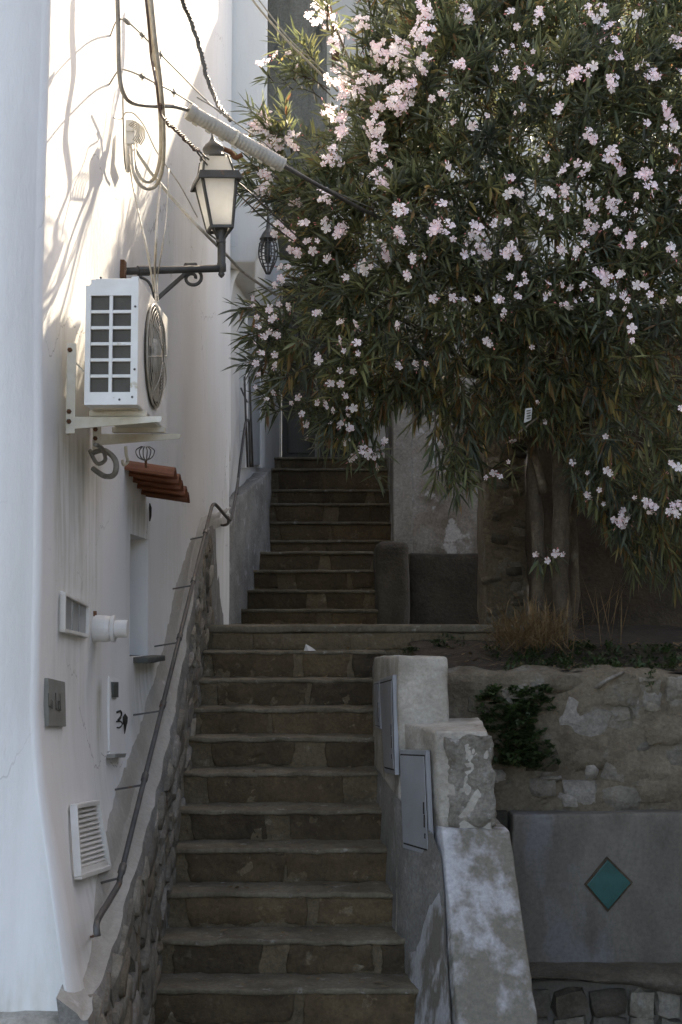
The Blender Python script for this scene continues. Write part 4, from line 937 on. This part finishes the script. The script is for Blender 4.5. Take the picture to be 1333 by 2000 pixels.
tw = thing('twisted_strand', wp(316, 215, .3), 'copper brown knotted wire joint between drop cables and lantern', 'cable', G_)
base = [wp(312, 205, .34), wp(322, 232, .34), wp(345, 254, .36), wp(366, 276, .38), wp(388, 296, .40)]
for k in range(3):
    pts = smooth_path(base, 14); out = []
    for i, p in enumerate(pts):
        a = i*.9+k*2.09; out.append(p+N*.006*math.cos(a)+Z*.007*math.sin(a)+noise.noise_vector(p*40)*.008)
    MB().tube(out, .0045, 5).build('strand', M['copper'], tw, smooth=True)
cable('span_wire', 'upper thin dark wire passing behind the lantern into the oleander', 'cable', [wp(388, 294, .40), W(430, 330, 7.3), W(475, 364, 7.5), W(520, 405, 7.8), W(600, 480, 8.4)], .0045, M['cable_dark'], G_)
cable('span_wire', 'lower thin dark wire passing behind the lantern into the oleander', 'cable', [wp(386, 298, .40), W(425, 345, 7.3), W(465, 378, 7.5), W(508, 420, 7.8), W(540, 446, 8.1), W(600, 490, 8.6)], .0045, M['cable_dark'], G_)
cable('span_wire', 'cream cable descending under the lantern toward the far door', 'cable', [wp(264, 290, .10), wp(290, 330, .16), wp(316, 362, .22), wp(350, 402, .30), wp(400, 455, .42), W(440, 495, 7.4), W(480, 535, 7.9), W(540, 576, 8.7)], .0085, M['cable_pale'], G_, 7)
cable('span_wire', 'bright thin cable crossing from the top edge to the oleander', 'cable', [W(470, -40, 8.2), W(500, 8, 8.3), W(560, 78, 8.5), W(600, 118, 8.65), W(660, 178, 8.9)], .007, M['cable_pale'], G_)
cable('span_wire', 'second bright thin cable close beside it near the grey chimney', 'cable', [W(478, -40, 8.15), W(506, 0, 8.25), W(566, 76, 8.45), W(606, 114, 8.6), W(668, 172, 8.85)], .0045, M['cable_pale'], G_)
cable('thin_wire', 'hair thin wire arching over the splice box toward the lantern', 'cable', [wp(222, 230, .04), wp(238, 232, .06), wp(246, 220, .09), wp(262, 222, .12), wp(282, 246, .17), wp(304, 292, .22), wp(326, 325, .27), wp(352, 362, .31), wp(386, 424, .36)], .0032, M['cable_pale'], G_)
cable('thin_wire', 'left thin wire falling from the splice box to the air conditioner', 'cable', [wp(252, 300, .08), wp(258, 350, .12), wp(272, 420, .2), wp(288, 490, .27), W(302, 570, 6.1)], .0042, M['cable_pale'], G_)
cable('thin_wire', 'middle thin wire falling from the drop loop to the air conditioner', 'cable', [wp(314, 362, .27), wp(308, 420, .3), wp(305, 480, .32), W(303, 540, 6.4), W(306, 600, 6.1)], .0055, M['cable_pale'], G_)
cable('thin_wire', 'right thin wire falling beside the lantern arm', 'cable', [wp(330, 330, .28), wp(326, 420, .32), wp(318, 480, .34), W(308, 545, 6.5), W(310, 590, 6.1)], .0028, M['cable_pale'], G_)
cable('thin_wire', 'fine vertical wire between the conduit bend and the splice box', 'cable', [wp(240, 170, .08), wp(241, 230, .06), wp(243, 300, .05), wp(246, 330, .04)], .0035, M['cable_grey'], G_)
jb = thing('splice_box', wp(258, 285, .06), 'weathered white cable splice box hanging on the sunlit wall', 'junction box')
for (px, py, s_) in ((255, 248, .022), (264, 262, .026), (256, 272, .022), (262, 282, .020)):
    MB().obox(wp(px, py, .09), T*s_, N*s_*.9, Z*s_*1.3).build('block', M['plastic'], jb, bev=.006)
for k in range(6):
    a = wp(252+k*3, 245+k*2, .11); MB().tube(smooth_path([a, a+N*.03+Z*.02, a+N*.04-Z*.03, a-Z*.07+N*.02], 4), .003, 5).build('wire_end', M['cable_pale'], jb, smooth=True)
MB().tube([wp(250, 245, .04), wp(249, 300, .04), wp(250, 335, .03)], .012, 7).build('back_pipe', M['plastic'], jb, smooth=True)
sp_ = thing('paper_scrap', W(603, 1268, 9.1), 'small crumpled white scrap lying on the top step', 'scrap')
b_ = W(603, 1271, 9.08)
MB().add([b_+V((-.03, 0, 0)), b_+V((.0, -.03, 0)), b_+V((.05, .0, 0)), b_+V((.01, .03, .004)), b_+V((-.018, 0, .045)), b_+V((.022, .004, .022))], [(0, 1, 4), (1, 5, 4), (1, 2, 5), (2, 3, 5), (3, 4, 5), (3, 0, 4), (0, 3, 2, 1)]).build('sheet', M['paper'], sp_)

# ------------------------------------------------------------------ oleander
POLY = [(800, -120), (700, -60), (638, 0), (650, 60), (655, 110), (640, 170), (628, 225), (600, 255), (560, 258), (500, 262), (496, 330), (482, 372), (500, 425), (535, 455), (552, 510), (540, 560), (498, 590), (496, 650), (500, 715),
        (528, 765), (562, 800), (600, 842), (650, 880), (700, 908), (745, 905), (775, 855), (830, 805), (860, 850), (884, 920), (920, 880), (965, 840), (1010, 820), (1060, 850), (1105, 890), (1140, 1000), (1210, 1075), (1300, 1110), (1400, 1120), (1640, 1040), (1640, -120)]
def inside(x, y):
    c = False; j = len(POLY)-1
    for i in range(len(POLY)):
        xi, yi = POLY[i]; xj, yj = POLY[j]
        if (yi > y) != (yj > y) and x < (xj-xi)*(y-yi)/(yj-yi)+xi: c = not c
        j = i
    return c
def edge(x, y):
    best = 1e9; j = len(POLY)-1
    for i in range(len(POLY)):
        ax_, ay = POLY[j]; bx, by = POLY[i]; dx, dy = bx-ax_, by-ay; t = max(0, min(1, ((x-ax_)*dx+(y-ay)*dy)/(dx*dx+dy*dy)))
        best = min(best, math.hypot(x-ax_-t*dx, y-ay-t*dy)); j = i
    return best
DC0 = 9.1
def half(x, y): return .16 + .95*min(1, edge(x, y)/260)**.6
def bulge(x, y): return .22*nz((x/150, y/150, 0), 1, 7)
trunk_base = V((W(1103, 1252, 9.05).x, 9.05, 0)); trunk_base.z = soil_z(trunk_base.x, 9.05)-.05
ol = thing('oleander', trunk_base, 'huge white flowering oleander arching over the upper steps', 'tree')
# trunk and limbs
tr = [(trunk_base, .088), (W(1098, 1200, 9.05), .074), (W(1094, 1120, 9.05), .068), (W(1096, 1030, 9.05), .070), (W(1098, 960, 9.05), .074), (W(1092, 900, 9.05), .062), (W(1082, 820, 9.0), .055), (W(1060, 720, 8.95), .048), (W(1030, 580, 8.9), .040), (W(990, 420, 8.9), .032), (W(960, 240, 9.0), .022), (W(940, 60, 9.1), .012)]
def limb(lst, name='limb', jit=.012):
    pts = smooth_path([p for p, r_ in lst], 5); rr = []
    for i in range(len(lst)-1):
        for k in range(5): rr.append(lst[i][1]+(lst[i+1][1]-lst[i][1])*k/5)
    rr.append(lst[-1][1]); rr = [q*(1+.22*nz(p, 9)) for q, p in zip(rr, pts)]; pts = [p+noise.noise_vector(p*5)*jit for p in pts]
    return MB().tube(pts, rr, 9).build(name, M['bark'], ol, smooth=True)
tr = [(p, r_*.8) for p, r_ in tr]
limb(tr, 'trunk')
limb([(W(1050, 1240, 9.15), .06), (W(1052, 1150, 9.15), .046), (W(1050, 1040, 9.15), .042), (W(1044, 930, 9.15), .04), (W(1036, 820, 9.1), .038), (W(1010, 700, 9.0), .04), (W(940, 560, 8.9), .032), (W(850, 420, 8.9), .024), (W(760, 260, 9.0), .014)], 'trunk')
limb([(W(1098, 950, 9.05), .05), (W(1128, 890, 9.05), .045), (W(1140, 800, 9.05), .04), (W(1160, 640, 9.0), .034), (W(1180, 440, 9.0), .028), (W(1200, 220, 9.1), .02), (W(1210, 20, 9.2), .012)])
limb([(W(1120, 1230, 9.3), .03), (W(1124, 1100, 9.3), .028), (W(1118, 980, 9.3), .026), (W(1126, 880, 9.25), .022)])
limb([(W(1064, 960, 9.1), .03), (W(1038, 870, 9.0), .026), (W(1000, 800, 8.9), .02), (W(900, 700, 8.7), .018), (W(780, 620, 8.6), .015), (W(640, 560, 8.6), .012), (W(560, 540, 8.7), .008)])
limb([(W(1090, 880, 9.0), .03), (W(1180, 800, 8.8), .022), (W(1300, 760, 8.6), .018), (W(1420, 700, 8.5), .014)])
limb([(W(1300, 640, 8.6), .012), (W(1286, 720, 8.6), .012), (W(1294, 810, 8.6), .010)])
limb([(W(950, 735, 8.6), .012), (W(1060, 770, 8.5), .012), (W(1190, 795, 8.5), .012), (W(1290, 810, 8.5), .010)], 'limb')
for k in range(16):
    x = random.uniform(620, 1500); y = random.uniform(-60, 600)
    limb([(W(1080+random.uniform(-40, 40), 760, 9.0), .03), (W((1080+x)/2+random.uniform(-40, 40), (760+y)/2+40, 9.0+random.uniform(-.4, .4)), .02), (W(x, y, 9.1+random.uniform(-.5, .5)), .007)])

LV, LF, LC = [], [], []                             # leaves: vertices, faces, face colours
TW = MB()
GREENS = [(.076, .096, .050), (.098, .118, .062), (.116, .134, .072), (.135, .146, .066), (.094, .112, .082)]
DRY = [(.22, .145, .06), (.17, .10, .045), (.25, .20, .07)]
rl = random.Random(3)
def leaf(p, d, L, w, colr):
    d = d.normalized(); side = d.cross(Z)
    side = (side if side.length > .05 else V((1, 0, 0))).normalized()
    a = rl.uniform(-.9, .9); up = side.cross(d); side = (side*math.cos(a)+up*math.sin(a)).normalized(); up = side.cross(d)
    k = len(LV); sag = -L*rl.uniform(.02, .16)
    m1 = p+d*L*.36+Z*sag*.22; m2 = p+d*L*.70+Z*sag*.6; tip = p+d*L+Z*sag; f = w*.22
    LV.extend([p, m1-side*w/2+up*f, m1, m1+side*w/2+up*f, m2-side*w*.40+up*f, m2, m2+side*w*.40+up*f, tip])
    LF.extend([(k, k+2, k+1), (k, k+3, k+2), (k+1, k+2, k+5, k+4), (k+2, k+3, k+6, k+5), (k+4, k+5, k+7), (k+5, k+6, k+7)])
    LC.extend([colr]*6)
def shoot(p, d, L, n, dryp=.04, spread=1.0):
    d = d.normalized(); pts = [p-d*.06, p, p+d*L*.5-Z*.006, p+d*L-Z*.02]
    TW.tube(pts, [.0042, .004, .003, .002], 3, False)
    u = d.cross(V((.3, .5, .8))).normalized(); w = d.cross(u); base = rl.choice(GREENS); yl = rl.uniform(.8, 1.25)
    for i in range(n):
        t = (i+rl.random()*.6)/n; q = p+d*(L*t)-Z*.02*t*t; ph = i*2.4+rl.uniform(-.4, .4); op = (1.15-.75*t)*spread*rl.uniform(.75, 1.2)
        dr = d*math.cos(op)+(u*math.cos(ph)+w*math.sin(ph))*math.sin(op)
        if rl.random() < dryp: c = rl.choice(DRY); dr = dr-Z*.8; s_ = .9
        else: v_ = yl*rl.choice((.55, .75, .9, 1.0, 1.15, 1.5)); c = tuple(x*v_ for x in base); s_ = 1
        leaf(q, dr-Z*.12, rl.uniform(.10, .185)*s_, rl.uniform(.014, .022), c)
cen = W(960, 430, 9.3)
def outward(p, x, y):
    o = p-cen; o.z *= .8; o = o.normalized(); low = max(0, min(1, (y-500)/350))
    return o*.9+V((0, -.35, 0))+Z*(.45-1.0*low)+V((rl.uniform(-1, 1), rl.uniform(-1, 1), rl.uniform(-1, 1)))*.55
def in_beam(p):                                    # keeps the gap through which the sun reaches the wall, the lantern and the unit
    t = (p.x-(K0+K1*p.y))/(SUN.x-K1*SUN.y); h = p-SUN*t
    if 5.1 < h.y < 9.5 and h.z > 6.92-(10.87-h.y)*SUN.z/SUN.y and h.z > 3.0: return True
    t = (p.y-6.98)/SUN.y; h = p-SUN*t
    return -.75 < h.x < -.35 and 3.9 < h.z < 4.75
cnt = 0
while cnt < 2250:
    x = rl.uniform(470, 1500); y = rl.uniform(-120, 1120)
    if not inside(x, y): continue
    if x < 1000 or y > 600:
        if rl.random() > ((edge(x, y)-28)/75 if x < 760 else (edge(x, y)-6)/45): continue
    if x > 1345 and rl.random() < .6: continue
    if x > 930 and y > 690 and rl.random() < .12: continue
    hf = half(x, y); D = DC0+bulge(x, y)
    if rl.random() < .62: D += -hf+abs(rl.gauss(0, .22))
    else: D += rl.uniform(-hf, hf)
    p = W(x, y, D); low = y > 640
    if in_beam(p): continue
    od = outward(p, x, y); L_s = rl.uniform(.14, .26)
    if in_beam(p+od.normalized()*.3): continue
    shoot(p, od, L_s, rl.randint(15, 24), .20 if low else .08)
    cnt += 1
# sprays that reach clear of the crown on the left
for (x0, y0, x1, y1, D) in ((655, 195, 560, 105, 9.6), (645, 175, 585, 145, 9.6), (640, 160, 600, 100, 9.6), (580, 290, 512, 236, 8.6), (590, 300, 545, 262, 8.6), (570, 300, 560, 235, 8.6), (560, 360, 500, 330, 8.6), (560, 400, 495, 375, 8.6),
                            (560, 600, 500, 600, 8.7), (560, 640, 505, 650, 8.7), (560, 690, 510, 705, 8.7), (560, 720, 530, 770, 8.7), (860, 830, 888, 925, 8.4), (880, 830, 905, 915, 8.4), (850, 800, 852, 905, 8.4), (640, 60, 640, 10, 8.8)):
    a, b = W(x0, y0, D), W(x1, y1, D-.1)
    TW.tube([a, a.lerp(b, .5)+Z*.01, b], [.005, .004, .003], 4, False)
    for t in (.35, .7, 1.0): q = a.lerp(b, t); shoot(q, (b-a).normalized()+V((rl.uniform(-.3, .3), rl.uniform(-.4, 0), rl.uniform(-.2, .3))), .14, 14, .05)
FLOWERS = """631,16,35 650,38,20 833,19,25 823,63,28 656,82,18 707,44,22 675,63,15 741,101,30 779,107,34 782,79,15 826,113,25 669,151,34 713,151,24 738,154,16 697,176,22 669,189,15 785,176,34 804,161,20 776,205,22 738,208,14 644,211,22 669,227,16 729,252,26 744,242,14 666,255,18 732,293,26 652,301,30 760,321,10 735,334,16 744,356,20 637,384,22 581,395,14 776,400,10 790,410,16 864,398,9 874,324,9 886,236,8 864,179,10 896,126,16 845,192,8 511,227,24 496,246,18 515,249,22 533,277,26 568,265,24 521,340,16 513,369,20 560,104,9 540,107,10 521,120,10 505,121,8 581,129,6
913,23,24 1054,28,20 1149,13,9 1176,10,15 1160,34,15 1191,46,14 1249,26,14 997,23,9 1010,52,8 1176,76,10 1199,80,13 1210,109,17 1322,78,16 1244,130,7 1261,124,10 1274,140,16 1283,153,12 1001,89,6 1027,88,9 989,101,5 1041,100,5 905,124,12 968,134,7 1007,140,15 1033,140,14 1056,151,8 1124,143,19 1150,135,16 1196,162,18 1095,210,14 1020,210,8 1007,221,5 952,226,6 923,245,9 1303,215,18 1319,240,14 1298,249,7 1264,240,9 1332,143,12 1157,268,18 1199,299,22 1209,325,22 1321,292,16 1067,309,7 1101,328,16 1127,318,8 1144,328,16 1261,338,20 1277,367,20 1309,328,10 996,349,13 997,374,15 1017,379,6 1075,374,15 1108,369,14 1157,396,17 1199,396,20 1244,383,9 1108,409,7 1059,416,8 1329,387,10 1243,411,6 1220,418,5
931,449,18 963,436,10 992,433,8 910,475,8 906,497,9 924,495,6 932,480,6 950,493,18 983,494,9 1001,488,17 1012,501,8 1075,424,7 1153,444,17 1189,439,13 1207,450,9 1231,467,16 1215,480,8 1259,478,6 1098,484,13 1129,491,11 1142,476,6 1311,489,16 997,541,8 1025,536,6 1027,549,5 1015,556,4 1071,553,8 1067,575,12 1098,554,9 1114,561,6 1140,558,7 1173,533,17 1194,540,6 1214,536,11 1183,551,8 1103,595,14 1123,587,7 1155,586,6 1214,574,11 1197,579,7 1227,587,7 1253,556,15 1270,575,8 1220,602,6 1191,612,7 1230,617,5 978,588,13 986,611,10 934,584,7 903,585,8 1010,579,10 954,666,13 1040,678,6 1235,642,9 1236,665,7 1295,587,6 1329,585,6 1051,785,5 1331,797,7
597,438,13 634,438,15 666,447,18 546,441,20 568,457,14 598,468,9 619,470,6 578,491,15 612,490,8 636,502,11 782,447,12 782,460,15 741,472,6 787,409,14 754,494,17 852,441,22 878,439,14 867,455,12 885,466,7 708,521,15 724,521,6 675,542,9 808,504,12 828,500,7 797,534,12 847,583,8 886,581,8 551,543,10 538,557,8 549,523,9 563,521,7 493,581,7 494,598,4 523,605,12 545,594,6 565,598,9 502,619,6 529,620,10 504,639,6 529,647,12 515,658,7 543,655,6 497,669,4 510,690,7 500,710,8 537,693,8 538,716,8 505,732,6 499,756,5 521,780,5 535,767,5 617,609,10 664,625,10 697,631,12 778,636,8 666,663,10 697,670,8 672,685,6 699,690,7 623,696,13 664,724,7 691,725,7 645,750,8 666,750,9 674,773,8 776,715,11 814,712,10 834,710,6 582,775,8 570,787,5 619,786,6 634,791,11 652,802,6 590,809,6 597,828,7 600,856,6 645,826,5 680,803,14 666,830,8 682,838,13 675,861,11 719,879,14 704,880,10 734,890,10 691,895,10 749,866,9 738,912,8
1001,864,10 993,902,5 965,923,7 950,933,6 977,931,5 1064,824,7 1183,852,5 1119,903,6 1147,923,5 1189,919,12 1151,965,10 1171,957,6 1179,984,5 1217,1014,19 1269,986,17 1318,910,14 1322,991,19 1046,1082,7 1085,1080,8 1099,1082,6 1069,1095,6 1240,971,5"""
def cluster_mesh(k, seed):
    rf = random.Random(seed); vs, fs, cs = [V((0, .055, -.01))], [], []
    Rr = .0175*math.sqrt(k)*1.1 if k > 1 else 0
    for i in range(k):
        a = i*2.4+rf.random(); rr = Rr*math.sqrt((i+.3)/k); c = V((math.cos(a)*rr, 0, math.sin(a)*rr*1.05)); c.y = .9*rr*rr/max(Rr, .01)*.8+rf.uniform(-.012, .012)
        n = V((c.x*9, -1+rf.uniform(-.2, .2), c.z*9+rf.uniform(-.3, .3)))+V((rf.uniform(-.8, .8), 0, rf.uniform(-.8, .8))); n.normalize()
        u = n.cross(Z).normalized(); w = n.cross(u); r0 = rf.uniform(.018, .030); ph = rf.random()*6.28; tint = rf.uniform(0, 1)
        pc = (.93, .87-.11*tint, .86-.07*tint); ci = len(vs); vs.append(c)
        for q in range(5):
            t = ph+q*2*math.pi/5; d = u*math.cos(t)+w*math.sin(t); e = n.cross(d); b = len(vs); tw_ = n*.003
            vs += [c+d*r0*.62-e*r0*.36+n*.006-tw_, c+d*r0*.60+n*.0035, c+d*r0*.62+e*r0*.36+n*.006+tw_, c+d*r0*.98-e*r0*.24+n*.003, c+d*r0*1.0+e*r0*.20+n*.005]
            fs += [(ci, b+1, b), (ci, b+2, b+1), (b, b+1, b+4, b+3), (b+1, b+2, b+4)]; cs += [pc]*4
        b = len(vs); vs += [c-n*.010+u*.0035, c-n*.010+w*.0035, c-n*.010-u*.0035-w*.002]
        for x_, y_ in ((b, b+1), (b+1, b+2), (b+2, b)): fs += [(ci, x_, y_), (x_, 0, y_)]; cs += [(.62, .36, .33), (.16, .20, .07)]
    for i in range(rf.randint(1, 3) if k > 1 else 1):
        a = rf.random()*6.28; c = V((math.cos(a)*(Rr+.016), .012, math.sin(a)*(Rr+.016))); t = c.normalized()+V((0, -.4, .3)); b = len(vs); L = rf.uniform(.012, .022)
        vs += [c, c+V((.004, 0, .002))+t*L*.5, c+V((-.004, 0, -.002))+t*L*.5, c+V((0, -.004, 0))+t*L*.5, c+t*L, c+V((.003, 0, 0))]
        fs += [(b, b+1, b+3), (b, b+3, b+2), (b, b+2, b+1), (b+4, b+3, b+1), (b+4, b+2, b+3), (b+4, b+1, b+2), (0, b, b+5)]; cs += [(.62, .30, .28)]*6+[(.16, .20, .07)]
    me = bpy.data.meshes.new('flower_cluster'); me.from_pydata([tuple(v) for v in vs], [], fs)
    at = me.color_attributes.new('tint', 'FLOAT_COLOR', 'CORNER'); dat = []
    for p, c in zip(me.polygons, cs): dat += [*c, 1.0]*p.loop_total
    at.data.foreach_set('color', dat); me.materials.append(M['petal']); return me
CM = {k: [cluster_mesh(k, 10*k+j) for j in range(3)] for k in (1, 2, 3, 5, 8, 13, 20)}
def size_r(k): return .026 if k == 1 else .0175*math.sqrt(k)*1.1+.018
nfl = 0
for tok in FLOWERS.split():
    x, y, r_ = (float(t) for t in tok.split(','))
    hf = half(x, y) if inside(x, y) else .12
    D = DC0+bulge(x, y)-hf-.33
    if x < 560 and y > 500: D = 8.30
    elif x < 620 and y < 180: D = 9.45
    elif x < 620 and y < 420: D = 8.45
    else:
        for _ in range(5):
            if in_beam(W(x, y, D)): D += .3
    if y > 1060: D = 8.7
    rm = r_/FPX*D*(1.30 if r_ < 12 else 1.20 if r_ < 20 else 1.05); k = min(CM, key=lambda q: abs(size_r(q)-rm))
    p = W(x, y, D); o = bpy.data.objects.new('flower_cluster', rl.choice(CM[k])); o.location = p-trunk_base
    s_ = max(.75, min(1.25, rm/size_r(k))); o.scale = (s_, s_, s_)
    o.rotation_euler = (rl.uniform(-.5, .35), rl.uniform(-3.1, 3.1), rl.uniform(-.5, .5)); link(o, ol); nfl += 1
    back = p+V((rl.uniform(-.05, .05)+(.10 if x < 640 else 0), .22, rl.uniform(-.12, -.02)+(.10 if y > 800 else 0)))
    TW.tube([back, back.lerp(p, .6), p+V((0, .012, 0))], [.004, .003, .002], 3, False)
    if y < 1060 and in_beam(back): shoot(back, (p-back)+V((0, 0, -.08)), .07, 3, .02, 1.2)
    elif y < 1060: shoot(back, (p-back)+V((rl.uniform(-.1, .1), 0, -.05)), .10, 9, .02, 1.2)
    else:
        TW.tube([W(1090, 1120, 9.0), back.lerp(W(1090, 1120, 9.0), .4), back], .003, 3, False); shoot(back, V((0, -.5, -.6)), .08, 6)
me = bpy.data.meshes.new('foliage'); me.from_pydata([tuple(v-trunk_base) for v in LV], [], LF)
at = me.color_attributes.new('tint', 'FLOAT_COLOR', 'CORNER'); dat = []
for p, c in zip(me.polygons, LC): dat += [*c, 1.0]*p.loop_total
at.data.foreach_set('color', dat); me.materials.append(M['leaf'])
fo = link(bpy.data.objects.new('foliage', me), ol); tag(fo, kind='stuff')
tag(TW.build('twigs', M['twig'], ol), kind='stuff')

# ------------------------------------------------------------------ label hanging in the tree, sticks, weeds
tg = thing('hanging_label', W(1032, 830, 8.3), 'small white printed label hanging by the oleander limbs', 'label')
plate([W(1024, 826, 8.3), W(1038, 820, 8.3), W(1040, 796, 8.3), W(1027, 798, 8.3)], .003, 'card', M['paper'], tg, .001)
for k in range(4): MB().bar(W(1029, 803+k*5, 8.285), W(1037, 801+k*5, 8.285), .006, .002, V((0, 1, 0))).build('print_line', M['ink'], tg)
MB().bar(W(1012, 846, 8.3), W(1050, 816, 8.32), .010, .012, V((0, 1, 0))).build('twig_clip', M['bark'], tg)
sk_ = thing('loose_stick', W(1165, 1342, 7.58), 'bleached stick lying on top of the rubble wall', 'stick')
MB().tube([W(1162, 1343, 7.57), W(1190, 1326, 7.57), W(1218, 1313, 7.60)], [.010, .012, .009], 6).build('branch', M['stone_pale'], sk_, smooth=True)
def plant(name, label, cat, pts, m, L, w, per, droop, group=None, kind=None, spread=1.0):
    base = V(pts[0]); th = thing(name, base, label, cat, group); mb = MB()
    for p in pts:
        p = V(p)
        for k in range(per):
            d = V((rl.uniform(-1, 1)*spread, rl.uniform(-1, .5)*spread, rl.uniform(.1, 1))).normalized(); l = L*rl.uniform(.6, 1.3); s_ = d.cross(Z).normalized()*w/2
            if s_.length < 1e-4: s_ = V((w/2, 0, 0))
            q = p+V((rl.uniform(-1, 1), rl.uniform(-1, 1), rl.uniform(-.5, .5)))*L*.4
            mid = q+d*l*.55; tip = q+d*l-Z*l*droop; mb.add([q, mid-s_, mid+s_, tip], [(0, 2, 1), (1, 2, 3)])
    mb.build('leaves', m, th)['kind'] = 'stuff'; return th
pts = []
for k in range(170):
    t = rl.random(); x = 1005+rl.gauss(0, 26+22*(1-t)); y = 1352+150*t; x = x+(12 if t > .5 else 0)
    if t < .2: x = rl.uniform(930, 1075); y = 1345+rl.uniform(0, 30)
    pts.append(W(x, y, DR-.03-rl.uniform(0, .10)))
plant('hanging_weed', 'dark green weed spilling down the rubble wall', 'weed', pts, M['weed'], .045, .026, 15, .3)
def bedpts(x0, x1, y0, y1, n): 
    out = []
    for k in range(n):
        x = rl.uniform(x0, x1); y = rl.uniform(y0, y1); out.append(V((x, y, soil_z(x, y)+.01)))
    return out
plant('low_weeds', 'spread of green weeds along the edge of the bed under the trunk', 'weeds', bedpts(1.0, 2.7, 7.72, 8.8, 280), M['weed'], .055, .018, 8, .3)
plant('small_weed', 'little green weed at the back corner of the parapet block', 'weed', [W(800+rl.uniform(-14, 14), 1272+rl.uniform(-4, 4), 8.9) for k in range(14)], M['weed'], .035, .014, 8, .3)
plant('small_weed', 'darker weed sprouting below the landing edge', 'weed', [W(880+rl.uniform(-34, 30), 1258+rl.uniform(-14, 14), 9.0) for k in range(24)], M['weed'], .045, .014, 7, .3)
plant('small_weed', 'yellow green sprig growing from the right part of the rubble wall', 'weed', [W(1270+rl.uniform(-5, 5), 1345-rl.uniform(0, 34), 7.55) for k in range(9)], M['weed'], .035, .014, 5, .3)
gr = []
for k in range(60): x = rl.uniform(1000, 1085); gr.append(W(x, 1270+rl.uniform(-20, 10), 8.7+rl.uniform(-.15, .25)))
plant('dry_grass', 'brown dry grass tuft at the foot of the oleander trunks', 'grass', gr, M['straw'], .34, .007, 12, .3, spread=.6)
plant('dry_grass', 'thin dry stalks standing right of the main trunk', 'grass', [W(1165+rl.uniform(-14, 14), 1262, 8.8) for k in range(8)], M['straw'], .42, .008, 2, .05, spread=.12)
lt = MB()
for k in range(420):
    x = rl.uniform(.75, 2.7); y = rl.uniform(7.68, 9.2); p = V((x, y, soil_z(x, y)+.012)); a = rl.random()*6.28; d = V((math.cos(a), math.sin(a), rl.uniform(-.2, .3)))*rl.uniform(.02, .06); s_ = V((-d.y, d.x, 0))*.2
    lt.add([p-d, p+s_, p+d, p-s_], [(0, 1, 2, 3)])
pe = MB()                                          # petals and leaf bits blown onto the steps
for k in range(300):
    i = rl.randint(0, 11); D = D1+GO*i+rl.uniform(.0, .22); x = rl.uniform(-.76, .28); z = (RI*(i+1) if i < 10 else zL)+.010
    if i >= 10: D = rl.uniform(DL+.05, 11.9)
    p = V((x, D, z)); a = rl.random()*6.28; s1 = rl.uniform(.006, .014) if k % 3 else rl.uniform(.015, .03); d = V((math.cos(a), math.sin(a), rl.uniform(0, .4)))*s1; q = V((-d.y, d.x, 0))*.4
    pe.add([p-d, p+q, p+d, p-q], [(0, 1, 2, 3)])
tag(pe.build('fallen_petals', M['straw'], None), 'dry petals and leaf bits littering the steps', 'petals', kind='stuff')
ltb = lt.build('fallen_leaves', M['straw'], None); tag(ltb, 'dry fallen leaves scattered over the bed', 'leaves', kind='stuff')
